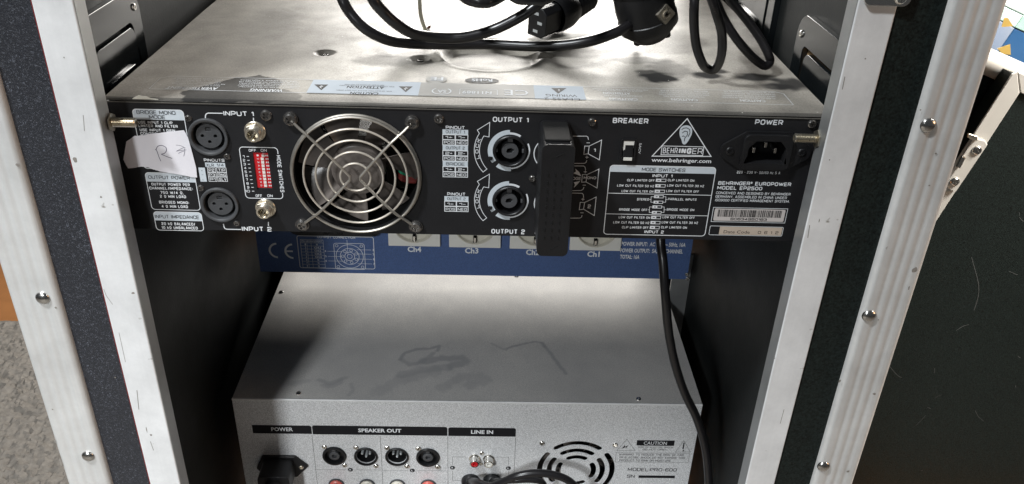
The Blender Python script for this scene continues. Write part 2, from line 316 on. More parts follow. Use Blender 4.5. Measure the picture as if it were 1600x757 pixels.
    def stroke(s, pts, wd, n=0.00008, closed=False, F=None):
        P = [Vector((p[0], p[1])) for p in pts]; m = len(P); L, R = [], []
        n += s.lift()
        for i in range(m):
            d1 = (P[i] - P[i - 1]) if (closed or i) else (P[1] - P[0])
            d2 = (P[(i + 1) % m] - P[i]) if (closed or i < m - 1) else (P[-1] - P[-2])
            d1, d2 = d1.normalized(), d2.normalized(); t = (d1 + d2)
            t = t.normalized() if t.length > 1e-6 else d1
            q = Vector((-t.y, t.x)); c = max(0.35, q.dot(Vector((-d1.y, d1.x)))); q = q * (wd / 2 / c)
            L.append(P[i] + q); R.append(P[i] - q)
        vs = [(p.x, p.y, n) for p in L] + [(p.x, p.y, n) for p in R]
        fs = [(i, i + m, (i + 1) % m + m, (i + 1) % m) for i in range(m if closed else m - 1)]
        return s.add(vs, fs, F)
    def fill(s, pts, n=0.00008, holes=(), F=None): return s.plate(pts, holes, 0, n + s.lift(), F, flat=True)
    def rect(s, u0, u1, v0, v1, n=0.00008, F=None):
        n += s.lift(); u0, u1 = sorted((u0, u1)); v0, v1 = sorted((v0, v1))
        return s.add([(u0, v0, n), (u1, v0, n), (u1, v1, n), (u0, v1, n)], [(0, 1, 2, 3)], F)
    def letters(s, txt, o, ex, ey, bold=0.0, n=0.00008, F=None):
        """lettering fitted between o and o+ex, capitals as tall as ey"""
        vs, fs = glyphs(txt, bold)
        if not vs: return s
        x0 = min(v.x for v in vs); x1 = max(v.x for v in vs); n += s.lift(); b = bold * 0.9
        out = []
        for v in vs:
            a = (v.x - x0) / (x1 - x0); c = (v.y + 0.02 + b) / (0.722 + 2 * b) if txt.upper() == txt else (v.y + 0.02 + b) / (0.722 + 2 * b)
            out.append((o[0] + ex[0] * a + ey[0] * c, o[1] + ex[1] * a + ey[1] * c, n))
        return s.add(out, fs, F)
    def square(s, txt, o, ex, ey, wt=0.17, n=0.00008, gap=0.15):
        """monoline extended capitals, fitted between o and o+ex, as tall as ey"""
        O = Vector((o[0], o[1])); X = Vector((ex[0], ex[1])); Y = Vector((ey[0], ey[1])); h = Y.length; tot = X.length
        X.normalize(); Y.normalize(); th = wt * h
        ws = [GLYPH.get(c, GLYPH['-'])[0] for c in txt]
        g = gap * h * 1.1
        free = tot - sum(th for c in txt) - g * (len(txt) - 1) * 0.75; k = free / max(.01, sum(ws))
        if k < 0.35 * h: k = 0.35 * h
        x = 0.0
        real = sum(ws) * k + len(txt) * th + g * .75 * (len(txt) - 1); sc = tot / real
        for c, w_ in zip(txt, ws):
            for line in GLYPH.get(c, GLYPH['-'])[1]:
                closed = line[0] == 'c'; pts = line[1:] if closed else line
                P = [Vector(((x + th / 2 + p[0] * w_ * k) * sc, th / 2 + p[1] * (h - th))) for p in pts]
                out = []
                for i, p in enumerate(P):
                    if len(pts[i]) > 2 and (closed or 0 < i < len(P) - 1):
                        a, b = P[i - 1] - p, P[(i + 1) % len(P)] - p; q = min(.24 * h, a.length * .46, b.length * .46)
                        out += [p + a.normalized() * q, p + (a.normalized() + b.normalized()) * q * .29, p + b.normalized() * q]
                    else: out.append(p)
                runs = [[out[0]]]
                for i in range(1, len(out)):
                    runs[-1].append(out[i])
                    if not closed and i < len(out) - 1 and (out[i] - out[i - 1]).normalized().dot((out[i + 1] - out[i]).normalized()) < -0.1: runs.append([out[i]])
                for run in runs: s.stroke([tuple(O + X * p.x + Y * p.y) for p in run], th, n, closed)
            x += w_ * k + th + g * .75
        return s
    def build(s, name, mt, parent=None, local=False, smooth=False, bevel=0.0, bseg=2, Mw=None, auto=None):
        """local=True: the shape was made in its own axes, placed by Mw"""
        if local: W = Mw
        else:
            lo = V3([min(p[i] for p in s.v) for i in range(3)]); hi = V3([max(p[i] for p in s.v) for i in range(3)])
            W = Matrix.Translation(V3(((lo.x + hi.x) / 2, (lo.y + hi.y) / 2, lo.z)))
        inv = Matrix.Identity(4) if local else W.inverted()
        me = bpy.data.meshes.new(name); me.from_pydata([inv @ p for p in s.v], [], s.f); me.update()
        me.materials.append(M[mt] if isinstance(mt, str) else mt)
        if smooth:
            me.polygons.foreach_set('use_smooth', [True] * len(me.polygons))
            me.set_sharp_from_angle(angle=math.radians(auto or 40))
        o = bpy.data.objects.new(name, me); COL.objects.link(o); _place(o, parent, W)
        if bevel:
            b = o.modifiers.new('edge', 'BEVEL'); b.width = bevel; b.segments = bseg; b.limit_method = 'ANGLE'; b.angle_limit = math.radians(35)
        return o
class Each(MB):
    """flat print built piece by piece: every fill becomes a part of its own"""
    def __init__(s, F, name, mt, parent): MB.__init__(s, F); s.a = (name, mt, parent)
    def _out(s, base): m = MB(s.F); m.v, m.f = s.v[base:], [tuple(i - base for i in q) for q in s.f]; m.build(*s.a); s.v, s.f = [], []
    def fill(s, *a, **k): MB.fill(s, *a, **k); s._out(0); return s
    def rect(s, *a, **k): MB.rect(s, *a, **k); s._out(0); return s
def spline(P, k, closed=False):
    out, n = [], len(P)
    for i in range(n if closed else n - 1):
        g = lambda j: P[j % n] if closed else P[min(max(j, 0), n - 1)]
        a, b, c, d = g(i - 1), g(i), g(i + 1), g(i + 2)
        for q in range(k):
            t = q / k; out.append(0.5 * ((2 * b) + (c - a) * t + (2 * a - 5 * b + 4 * c - d) * t * t + (3 * b - a - 3 * c + d) * t ** 3))
    if not closed: out.append(P[-1])
    return out
def circle(cu, cv, r, seg=32, ry=None, a0=0.0): return [(cu + r * math.cos(a0 + 2 * math.pi * i / seg), cv + (ry or r) * math.sin(a0 + 2 * math.pi * i / seg)) for i in range(seg)]
def arc(cu, cv, r, d0, d1, seg=24): return [(cu + r * math.cos(math.radians(d0 + (d1 - d0) * i / seg)), cv + r * math.sin(math.radians(d0 + (d1 - d0) * i / seg))) for i in range(seg + 1)]
def rrect(u0, u1, v0, v1, r, seg=5, only=None):
    u0, u1 = sorted((u0, u1)); v0, v1 = sorted((v0, v1)); out = []
    for i, (cx, cy, a) in enumerate(((u1 - r, v1 - r, 0), (u0 + r, v1 - r, 90), (u0 + r, v0 + r, 180), (u1 - r, v0 + r, 270))):
        if only and i not in only: out.append((cx + (r if i in (0, 3) else -r), cy + (r if i in (0, 1) else -r))); continue
        out += arc(cx, cy, r, a, a + 90, seg)
    return out
def chaikin(pts, k=2):
    for _ in range(k):
        q = []
        for i in range(len(pts)):
            a, b = pts[i], pts[(i + 1) % len(pts)]
            q += [(a[0] * .75 + b[0] * .25, a[1] * .75 + b[1] * .25), (a[0] * .25 + b[0] * .75, a[1] * .25 + b[1] * .75)]
        pts = q
    return pts

# cross-head screw prototypes, made in their own axes
def screw_mb(r, h=0.0012):
    mb = MB(); a = r * 0.17; b = r * 0.56
    cross = [(a, b), (-a, b), (-a, a), (-b, a), (-b, -a), (-a, -a), (-a, -b), (a, -b), (a, -a), (b, -a), (b, a), (a, a)]
    mb.plate(circle(0, 0, r * 0.72, 20), [cross], h * 0.4, h)
    mb.lathe(0, 0, [(r, 0), (r, h * 0.3), (r * 0.9, h * 0.72), (r * 0.72, h)], 20)
    mb.plate(circle(0, 0, r * 0.7, 16), (), h * 0.1, h * 0.35)
    return mb
_screws = {}
def screw(parent, Mw, r=0.003, h=0.0012, mt='screw', rot=None):
    rot = random.uniform(0, 1.5) if rot is None else rot
    Mw = Mw @ Matrix.Rotation(rot, 4, 'Z'); k = (r, h, mt)
    if k not in _screws:
        _screws[k] = screw_mb(r, h).build('screw', mt, parent, local=True, Mw=Mw, smooth=True, auto=25); return _screws[k]
    return dup(_screws[k], Mw, parent)

# ================================================================== THE SETTING
FZ = -0.80
MB().box(-3, 3.2, -3, 3.5, FZ - 0.03, FZ - 0.009).build('floor', 'wood')['kind'] = 'structure'
def carpet():
    mb = MB(); nx, ny = 230, 230; x0, x1, y0, y1 = -0.95, -0.10, 0.10, 0.905
    vs, fs = [], []
    for j in range(ny + 1):
        for i in range(nx + 1):
            x = x0 + (x1 - x0) * i / nx; y = y0 + (y1 - y0) * j / ny
            h = 0.0055 * noise.noise(V3((x * 75, y * 60, 0))) + 0.0055 * noise.noise(V3((x * 180, y * 140, 3))) + 0.0028 * noise.noise(V3((x * 420, y * 420, 5)))
            edge = min(1, (y1 - y) / 0.02)
            vs.append((x + 0.003 * noise.noise(V3((x * 160, y * 160, 9))), y + 0.003 * noise.noise(V3((x * 160, y * 160, 12))), FZ - 0.008 * (1 - edge) + h * edge))
    for j in range(ny):
        for i in range(nx): a = j * (nx + 1) + i; fs.append((a, a + 1, a + nx + 2, a + nx + 1))
    mb.add(vs, fs)
    mb.box(-2.6, x0, -2.8, y1, FZ - 0.009, FZ).box(x1, 2.9, -2.8, 0.4, FZ - 0.009, FZ).box(x0, x1, -2.8, y0, FZ - 0.009, FZ)
    o = mb.build('carpet', 'carpet', smooth=True); kind(o, 'structure')
carpet()

# ================================================================== FLIGHT CASE
case = thing('flight_case', 'open black flight case with silver edges that holds the rack units', 'flight case', (0.217, 0.2, -0.78))
ZT, ZB, YF = 0.36, -0.775, -0.025
for sgn in (-1, 1):
    c = 0.2175
    X = lambda d: c + sgn * d                      # distance outward from the middle
    MB().box(X(0.236), X(0.286), -0.010, 0.455, ZB, ZT).build('side_wall', 'inner', case)
    # square aluminium tube round the rack opening
    o = MB().box(X(0.2094), X(0.2313), YF, -0.0118, ZB, ZT).build('opening_trim', 'alu', case, bevel=0.0008)
    MB().box(X(0.2091), X(0.20935), YF + .0006, -0.0119, ZB, ZT).build('trim_return', 'mill', case)
    if sgn < 0: MB().box(X(0.23145), X(0.2318), YF + 0.0005, -0.013, ZB, ZT).build('red_seam', 'redline', case)
    MB().box(X(0.2323), X(0.2585), YF + 0.0012, -0.012, ZB, ZT).build('laminate_band', 'lam' if sgn < 0 else 'lamdark', case)  # one laminate: left band's glints and right band's shade are in the colour
    # ridged corner extrusion: cross-section with grooves, run down the case
    prof = []
    w0, w1 = 0.2585, 0.2905
    for i in range(61):
        t = i / 60; d = w0 + (w1 - w0) * t; h = 0.0030
        for gc in (0.30, 0.50, 0.70): h -= 0.00055 * math.exp(-((t - gc) / 0.06) ** 2)
        if t < 0.12: h = 0.0030 * math.sin(t / 0.12 * math.pi / 2) ** 0.6 if t > 0 else -0.001
        if t > 0.86: h -= 0.004 * ((t - 0.86) / 0.14) ** 2
        prof.append((X(d), YF - h))
    prof += [(X(0.2915), YF + 0.006), (X(0.2915), 0.030), (X(0.2885), 0.030), (X(0.2885), YF + 0.004), (X(w0), YF + 0.004)]
    n = len(prof)
    mb = MB(); vs = [(p[0], p[1], ZB) for p in prof] + [(p[0], p[1], ZT) for p in prof]
    fs = [(i, (i + 1) % n, (i + 1) % n + n, i + n) if sgn > 0 else (i + n, (i + 1) % n + n, (i + 1) % n, i) for i in range(n)]
    ext = mb.add(vs, fs).build('edge_extrusion', 'ridge', case, smooth=True, auto=50)
    rv = [(67, 466), (138, 713)] if sgn < 0 else [(1450, 196), (1358, 494), (1287, 729)]
    pl = Plane((0, YF - 0.0030, 0), (1, 0, 0), (0, 0, 1))
    for q in rv:
        mb = MB(); mb.lathe(0, 0, [(0.0046, -0.0008), (0.0046, 0.0004), (0.0040, 0.0012), (0.0026, 0.0019), (0.0010, 0.0022), (0.0002, 0.0023)], 20, capt=True)
        mb.build('rivet', 'rivet', ext, local=True, Mw=pl.frame(*pl.uv(*q)), smooth=True)
    # rack rail by the front
    MB().box(X(0.2359), X(0.206), 0.400, 0.4025, ZB, ZT).build('rack_rail', 'alu' if sgn > 0 else 'steelblk', case)
MB().box(0.4335, 0.4533, 0.296, 0.299, -0.40, -0.272).build('rail_bracket', 'mill', case)
MB().box(-0.0690, 0.504, -0.0105, 0.455, ZT, ZT + 0.012).build('top_wall', 'inner', case)
MB().box(-0.0690, 0.504, -0.0105, 0.455, ZB - 0.012, ZB).build('bottom_wall', 'inner', case)
# nicks, scuffs and grime on the aluminium, where the photo shows them
sf = MB(Plane((0, YF - .00002, 0), (1, 0, 0), (0, 0, 1)).M); sg = MB(Plane((0, YF - .0031, 0), (1, 0, 0), (0, 0, 1)).M)
pT, pR = Plane((0, YF, 0), (1, 0, 0), (0, 0, 1)), Plane((0, YF - .0031, 0), (1, 0, 0), (0, 0, 1))
rs = random.Random(11)
def nick(mb, pl, x, y, a, b, tilt=0.0):
    c = pl.uv(x, y); n = 9; ph = rs.uniform(0, 6)
    pts = []
    for i in range(n):
        t = 2 * math.pi * i / n; r = rs.uniform(.55, 1.1); u, v = a * r * math.cos(t), b * r * math.sin(t)
        pts.append((c[0] + u * math.cos(tilt) - v * math.sin(tilt), c[1] + u * math.sin(tilt) + v * math.cos(tilt)))
    mb.fill(pts, .00006)
for x, y, a, b in ((117, 250, .0014, .0020), (158, 308, .0008, .0007), (100, 90, .0005, .0006), (208, 458, .0012, .0008), (180, 590, .0006, .0006), (236, 680, .0011, .0009), (229, 672, .0005, .0030), (1280, 345, .0004, .0018), (1352, 92, .0005, .0005), (1210, 560, .0007, .0004), (1296, 250, .0004, .0005)): nick(sf, pT, x, y, a, b)
for pts in (((162, 452), (166, 462), (176, 476)), ((186, 520), (193, 552), (196, 566)), ((235, 690), (240, 704)), ((1265, 352), (1262, 372)), ((130, 180), (132, 205)), ((214, 610), (217, 640)), ((1320, 120), (1316, 140)), ((1225, 640), (1219, 662))): sf.stroke([pT.uv(*p) for p in pts], rs.uniform(.00022, .00045), .00006)
for x, y, a, b in ((87, 481, .0009, .0008), (27, 258, .0010, .0012), (86, 690, .0007, .0025), (94, 722, .0009, .0042), (82, 640, .0006, .0006), (1429, 422, .0018, .0021), (1420, 450, .0005, .0016), (1312, 596, .0008, .0016), (1366, 616, .0014, .0012), (1325, 737, .0014, .0012), (1438, 172, .0006, .0005), (1462, 240, .0009, .0007), (1372, 500, .0006, .0005), (1452, 290, .0008, .0006)): nick(sg, pR, x, y, a, b)
kind(sf.build('scuff_mark', 'grime', case), 'stuff'); kind(sg.build('scuff_mark', 'grime', case), 'stuff')
# threaded bolts poking out of the trim on both sides
def bolt(q0, q1, sgn):
    y = -0.0135; a = hit(*q0, 1, y); b = hit(*q1, 1, y); z = (a.z + b.z) / 2 + 0.0006
    x0, x1 = a.x, b.x; L = abs(x1 - x0) + 0.001
    F = Matrix.Translation(V3((x0 - sgn * 0.001, y, z))) @ Matrix.Rotation(sgn * math.pi / 2, 4, 'Y')
    prof, k = [], int(L / 0.0009)
    for i in range(k): prof += [(0.0022, i * L / k), (0.0029, (i + .5) * L / k)]
    prof += [(0.0024, L), (0.0013, L + 0.0002), (0.0012, L - 0.003), (0.0001, L - 0.003)]
    o = MB().lathe(0, 0, prof, 20, capt=True).build('bolt', 'bolt', case, local=True, Mw=F, smooth=True, auto=20)
    MB().lathe(0, 0, [(0.0026, 0.0010), (0.0056, 0.0011), (0.0056, 0.0020), (0.0026, 0.0021)], 6).build('nut', 'bolt', o, local=True, Mw=F)
bolt((174, 193), (212.5, 193), 1); bolt((1277, 218), (1240.5, 218), -1)
# pressed steel handle dishes on the inner walls
def dish(pl, u0, u1, v0, v1, right):
    h = 0.005
    mb = MB(pl.M); mb.plate(rrect(u0, u1, v0, v1, 0.016, 7), [rrect(u0 + .016, u1 - .016, v0 + .02, v1 - .020, 0.006, 5)], 0, h)
    o = mb.build('handle_dish', 'steelblk', case, bevel=0.0022, bseg=3, smooth=True)
    MB(pl.M).plate(rrect(u0 + .0165, u1 - .0165, v0 + .0205, v1 - .0205, 0.006, 5), (), 0, 0.0008).build('plywood_floor', 'rust' if right else 'inner', o)
    mb = MB(pl.M); mb.plate(rrect(u0 + .0245, u1 - .017, v0 + .022, v1 - .0225, 0.008, 6), (), 0.0008, h + 0.001)
    mb.build('pressed_tray', 'steelblk', o, bevel=0.002, bseg=3, smooth=True)
    for vv in (v1 - 0.045, v1 - 0.080):
        for k in (0, 1):
            mb = MB(pl.M); mb.plate(rrect(u0 + .036, u1 - .03, vv - k * 0.012 - .0035, vv - k * 0.012, .0015, 3), (), h + .001, h + .0030)
            mb.build('pressed_rib', 'steelblk', o, bevel=0.0012, smooth=True)
    for (a, b) in ((u0 + .010, v1 - .014), (u0 + .010, v0 + .014), (u1 - .010, v1 - .012), (u0 + .009, (v0 + v1) / 2), (u0 + .036, v1 - .058)):
        screw(o, pl.frame(a, b, h + (0.001 if a == u0 + .036 else 0)), 0.0026, 0.0014, 'chrome')
WR = Plane((0.4535, 0, 0), (0, -1, 0), (0, 0, 1)); WL = Plane((-0.0185, 0, 0), (0, 1, 0), (0, 0, 1))
dish(WR, -0.1135, -0.001, -0.095, 0.036, 1); dish(WR, -0.292, -0.173, -0.09, 0.085, 1)
def mirror_dish():
    # the left wall's dish is the same pressing, seen from its other end
    dish(WL, 0.004, 0.112, -0.10, 0.040, 0)
mirror_dish()
# butterfly catch at the top of the right-hand trim
pl = Plane((0, YF, 0), (1, 0, 0), (0, 0, 1))
a = pl.uv(1347, 2); b = pl.uv(1424, 9.5)
mb = MB(pl.M); mb.plate(rrect(a[0], b[0] - .002, b[1], b[1] + 0.06, 0.004), (), 0.0, 0.0022)
ct = mb.build('catch_plate', 'chrome', case, bevel=0.0006)
screw(ct, pl.frame(b[0] - .008, b[1] + 0.0045, 0.0022), 0.0034, 0.0016, 'chrome')

# ================================================================== POWER AMPLIFIER
W, H, D = 0.440, 0.0874, 0.402
amp = thing('power_amplifier', 'black two channel power amplifier with a dusty lid and round fan guard', 'amplifier', (W / 2, D / 2, -H))
A = Plane((0, 0, 0), (1, 0, 0), (0, 0, 1))
TOP = Plane((0, 0, 0), (-1, 0, 0), (0, -1, 0))
def T(mb, pl, s, x0, x1, y, cap, bold=0.02, n=0.00008, plain=False):
    xm = (x0 + x1) / 2; u0 = pl.uv(x0, y)[0]; u1 = pl.uv(x1, y)[0]; v0 = pl.uv(xm, y)[1]; v1 = pl.uv(xm, y - cap)[1]
    if plain: return mb.letters(s, (u0, v0), (u1 - u0, 0), (0, v1 - v0), bold, n)
    return mb.square(s, (u0, v0), (u1 - u0, 0), (0, v1 - v0), 0.125 + bold * 2.0, n)
# --- lid: a heightfield with the pressed dish and two countersinks
xy = lambda px, py: hit(px, py, 2, 0.0).to_2d()
cs = [xy(508, 83), xy(656, 92)]; oc = Vector((xy(766, 111).x, xy(766, 111).y + 0.037)); OR = 0.037
sl = [xy(686, 93), xy(853, 88)]
smudge = [(xy(1032, 122), .0125, .010, 1.0), (xy(1012, 114), .008, .007, .8), (xy(1106, 118), .010, .008, 1.0), (xy(1124, 112), .006, .005, .9), (xy(1180, 121), .0135, .009, .95), (xy(1235, 132), .014, .012, .9), (xy(1215, 136), .010, .006, .8),
          (xy(1048, 108), .016, .018, .45), (xy(600, 95), .022, .012, .42), (xy(1000, 95), .022, .008, .35), (xy(425, 40), .02, .05, .25)]
band = [xy(*q) for q in ((283, 152), (288, 142), (330, 133), (370, 121), (405, 116), (430, 122), (440, 138), (470, 150), (480, 160), (290, 160))]  # the lid is darker inside this outline
def inside(p, poly):
    c = False
    for i in range(len(poly)):
        a, b = poly[i], poly[i - 1]
        if (a.y > p.y) != (b.y > p.y) and p.x < (b.x - a.x) * (p.y - a.y) / (b.y - a.y) + a.x: c = not c
    return c
def sstep(a, b, x): t = min(1, max(0, (x - a) / (b - a))); return t * t * (3 - 2 * t)
def lid():
    xs = [W * i / 330 for i in range(331)]; ys = [0.2 * j / 230 for j in range(231)] + [0.2 + (D - .2) * j / 70 for j in range(1, 71)]
    vs, fs, dust = [], [], []
    for y in ys:
        for x in xs:
            p = Vector((x, y)); z = 0.0
            r = (p - oc).length / OR
            if r < 1.25: z -= 0.0058 * (1 - sstep(0.78, 1.0, r)) - 0.0005 * math.exp(-((r - 1.06) / .05) ** 2)
            for c in cs:
                q = (p - c).length
                if q < 0.010: z -= 0.0026 * (1 - sstep(0.0032, 0.0078, q))
            for c in sl:
                d = p - c; q = math.hypot(d.x / 0.006, d.y / 0.0065)
                if q < 1.3: z -= 0.0035 * (1 - sstep(0.75, 1.0, q))
            if y < 0.0018: z -= 0.0005 * (1 - y / 0.0018) ** 2
            z += 0.00022 * noise.noise(V3((x * 13, y * 13, 1)))
            d = 0.84 + 0.14 * noise.noise(V3((x * 18, y * 18, 2))) + 0.16 * noise.noise(V3((x * 70, y * 70, 7)))
            for c, a, b, k in smudge:
                e = p - c; q = math.hypot(e.x / a, e.y / b) * 0.86 + 0.30 * noise.noise(V3((x * 150, y * 150, 4)))
                d *= 1 - k * (1 - sstep(0.55, 1.15, q))
            wob = Vector((p.x + 0.006 * noise.noise(V3((x * 90, y * 90, 8))), p.y + 0.004 * noise.noise(V3((x * 90, y * 90, 6)))))
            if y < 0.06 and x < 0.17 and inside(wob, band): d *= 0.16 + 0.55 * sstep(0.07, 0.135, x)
            if x > 0.41 and y < 0.12: d *= 0.9
            d *= 0.62 + 0.38 * sstep(.006, .022, y + .004 * noise.noise(V3((x * 40, y * 60, 14))))  # darker towards the front edge
            if y < 0.005: d *= 0.35 + 0.1 * noise.noise(V3((x * 60, y * 200, 1)))
            vs.append((x, y, z)); dust.append(max(0.03, d))
    nx = len(xs)
    for j in range(len(ys) - 1):
        for i in range(nx - 1): a = j * nx + i; fs.append((a, a + 1, a + nx + 1, a + nx))
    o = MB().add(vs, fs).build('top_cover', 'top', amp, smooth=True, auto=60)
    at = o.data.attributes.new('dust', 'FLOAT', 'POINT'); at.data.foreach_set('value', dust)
    return o
cover = lid()
for c in cs: screw(cover, TOP.frame(-c.x, -c.y - 0.001, -0.0026), 0.0027, 0.0012, 'screw')
# folded lip of the cover over the panel, and the chassis behind
mb = MB(); mb.box(0.0, W, -0.0006, 0.0, -0.0016, -0.0011)
lipo = mb.build('cover_lip', 'top', amp); a = lipo.data.attributes.new('dust', 'FLOAT', 'POINT'); a.data.foreach_set('value', [0.28] * len(lipo.data.vertices))
mb = MB(); mb.box(0, 0.0015, 0.003, D, -H, -0.003).box(W - .0015, W, 0.003, D, -H, -0.003).box(0.0016, W - .0016, 0.003, D, -H, -H + .0015).box(0.0016, W - .0016, D - .003, D, -H + .0016, -0.003)
mb.build('chassis', 'steelblk', amp)
mb = MB(); mb.box(-0.012, W + 0.0122, D + 0.001, D + 0.006, -H, -0.001); mb.build('front_panel', 'steelblk', amp)
# --- rear panel with its cut-outs
uv = A.uv
FANC = (0.1475, -0.0456); FR = 0.0385
X1, X2 = uv(326, 214), uv(343.8, 320)
SP1, SP2 = uv(797, 236), uv(795.5, 314)
d0, d1 = uv(393, 238.5), uv(425.5, 297)
DIP = (d0[0], (uv(418, 238)[0]), d1[1], d0[1])
DIP = (uv(399, 268)[0] - .0002, uv(421.5, 268)[0] + .0002, uv(412, 297)[1], uv(406, 239)[1])
BRK = (uv(972, 234)[0], uv(991, 234)[0], uv(981, 249)[1], uv(981, 219)[1])
IEC = uv(1195.5, 236)
holes = [circle(*FANC, FR, 56), circle(*X1, 0.0103, 28), circle(*X2, 0.0103, 28), circle(*SP1, 0.0096, 28), circle(*SP2, 0.0096, 28), rrect(*DIP[:2], *DIP[2:], .0004, 2), rrect(*BRK[:2], *BRK[2:], .0005, 2),
         rrect(IEC[0] - .0125, IEC[0] + .0125, IEC[1] - .009, IEC[1] + .009, .003, 3)]
rear = MB(A.M).plate([(0.0005, -H), (W - .0005, -H), (W - .0005, -0.0016), (0.0005, -0.0016)], holes, -0.0015, 0.0).build('rear_panel', 'panel', amp)
wh, gr, dk = MB(A.M), Each(A.M, 'header_bar', 'greyink', rear), MB(A.M)
U = lambda px, py: uv(px, py)
def tbox(q, hdr_bottom, line_w=0.00042, r=0.0022):
    """label box: pale header with rounded top, outline below. q = left, right, top, bottom in panel metres"""
    u0, u1, vt, vb = q
    wh.stroke(rrect(u0, u1, vb, vt, r), line_w, closed=True)
    gr.fill(rrect(u0, u1, hdr_bottom, vt, r, only=(0, 1)), 0.00003)
def box_from(tl, tr, bl, br):
    a, b, c, d = U(*tl), U(*tr), U(*bl), U(*br)
    return ((a[0] + c[0]) / 2, (b[0] + d[0]) / 2, (a[1] + b[1]) / 2, (c[1] + d[1]) / 2)
# left block of labels
tbox(box_from((205, 171), (286.5, 172), (226, 262), (301, 266)), U(248, 187.5)[1])
T(dk, A, 'BRIDGE MONO', 214, 274.5, 179, 6, 0.0, .00014); T(dk, A, 'MODE', 233.5, 258.5, 186, 5.8, 0.0, .00014)
for s, a, b, y in (('USE INPUT 1 CLIP', 216.4, 270, 194), ('LIMITER AND FILTER', 217, 278, 199.4), ('USE INPUT 1 GAIN', 219, 274, 206), ('CONTROL', 220, 250, 211.5)): T(wh, A, s, a, b, y, 4.4, 0.03)
tbox(box_from((225.8, 270.4), (305, 270.8), (238.5, 328), (312, 328.4)), U(266, 284.7)[1])
T(dk, A, 'OUTPUT POWER', 232.3, 297, 280.3, 5.4, 0.0, .00014)
for s, a, b, y in (('OUTPUT POWER PER', 237.2, 297, 290.8), ('CHANNEL/IMPEDANCE:', 233.9, 301.5, 297), ('750 W/4 Ω,', 251, 287, 303.6), ('2 Ω MIN LOAD', 250.6, 291, 309.6), ('BRIDGED MONO:', 249.2, 295.7, 318.8), ('4 Ω MIN LOAD', 253, 294, 325.2)): T(wh, A, s, a, b, y, 4.5, 0.03)
tbox(box_from((239.7, 331.5), (315, 331.8), (245, 360.2), (317.8, 360.5)), U(278, 345.3)[1])
T(dk, A, 'INPUT IMPEDANCE', 242.8, 311.4, 341.8, 5.4, 0.0, .00014)
T(wh, A, '20 kΩ BALANCED/', 253, 305.3, 352.4, 4.5, 0.03); T(wh, A, '10 kΩ UNBALANCED', 253.2, 309.3, 358.5, 4.5, 0.03)
# input legends
T(wh, A, 'INPUT 1', 349.6, 397, 181.6, 7.6, 0.035); T(wh, A, 'INPUT 2', 378.4, 425, 361.6, 7.2, 0.035)
LW = 0.0006
wh.stroke([U(348, 177.3), U(325.5, 176.9), U(322.4, 178.2), U(321.2, 180.5), U(320.8, 186)], LW); wh.stroke([U(396, 184.2), U(396.5, 190)], LW)
wh.stroke([U(349.2, 350), U(350.2, 355), U(351.6, 357.4), U(354.5, 358.4), U(377, 358.8)], LW); wh.stroke([U(419.4, 347), U(419.5, 353)], LW)
# pinouts table
T(wh, A, 'PINOUTS', 319, 351, 252.8, 4.6, 0.03)
a, b = U(320.2, 254.2), U(352.4, 261.8); gr.rect(a[0], b[0], b[1], a[1]); T(dk, A, 'XLR', 322.5, 334.5, 260.4, 4.6, 0, .00014); T(dk, A, '1/4', 339, 350, 260.4, 4.6, 0, .00014)
g0, g1 = U(307.6, 262), U(323.5, 284.2); gr.rect(g0[0] + .0009, g1[0], g1[1], g0[1])
for r_, (s1, s2, y) in enumerate((('P2', 'TIP', 268.3), ('P3', 'RNG', 275.6), ('P1', 'SLV', 282.8))):
    yb = y + 1.0; yt = y - 6.0; k = 324 + r_ * 0.9
    for (x0, x1) in ((k, k + 13.5), (k + 14.3, k + 30)):
        p, q = U(x0, yt), U(x1, yb); wh.stroke([p, (q[0], p[1]), q, (p[0], q[1])], 0.0003, closed=True)
    T(wh, A, s1, k + 2.5, k + 11.5, y, 4.4, 0.02); T(wh, A, s2, k + 17, k + 28.5, y, 4.4, 0.02)
    T(dk, A, '+-~'[r_], k - 9.5, k - 7, y - (1 if r_ == 1 else 0), 3, 0, .00014)
# dip switch legends
bx = box_from((373.4, 230.3), (433.2, 230.6), (384.8, 310), (442.5, 310.4)); bx = (bx[0], bx[1], bx[2], bx[3])
r0 = rrect(bx[0], bx[1], bx[3], bx[2], .0022)
pa = arc(bx[1] - .0022, bx[2] - .0022, .0022, 0, 90, 5); pb = arc(bx[0] + .0022, bx[2] - .0022, .0022, 90, 180, 5); pc = arc(bx[0] + .0022, bx[3] + .0022, .0022, 180, 270, 5); pd = arc(bx[1] - .0022, bx[3] + .0022, .0022, 270, 360, 5)
wh.stroke([(bx[1], bx[2] - .0042)] + pa + pb + pc + pd + [(bx[1], bx[3] + .0042)], 0.00048)
T(wh, A, 'OFF', 389, 400.3, 237.3, 4.2, .02); T(wh, A, 'ON', 407.6, 417, 237.3, 4.2, .02); T(wh, A, 'OFF', 399.7, 410, 308.4, 4.4, .02); T(wh, A, 'ON', 418, 426.4, 308.4, 4.4, .02)
for i in range(10):
    y = 244.8 + i * 6.02; x = 382.5 + i * 0.92; wd = 3.4 if i < 9 else 7.5
    T(wh, A, str(i + 1), x - wd, x, y + 1.9, 4.0, .025); wh.stroke([U(x + 3, y), U(x + 6.6, y)], .0004)
m0, m1 = U(437.3, 243), U(437.3, 300.5); wh.square('MODE SWITCHES', (bx[1] - .0012, m0[1]), (0, m1[1] - m0[1]), (0.0025, 0), .17)
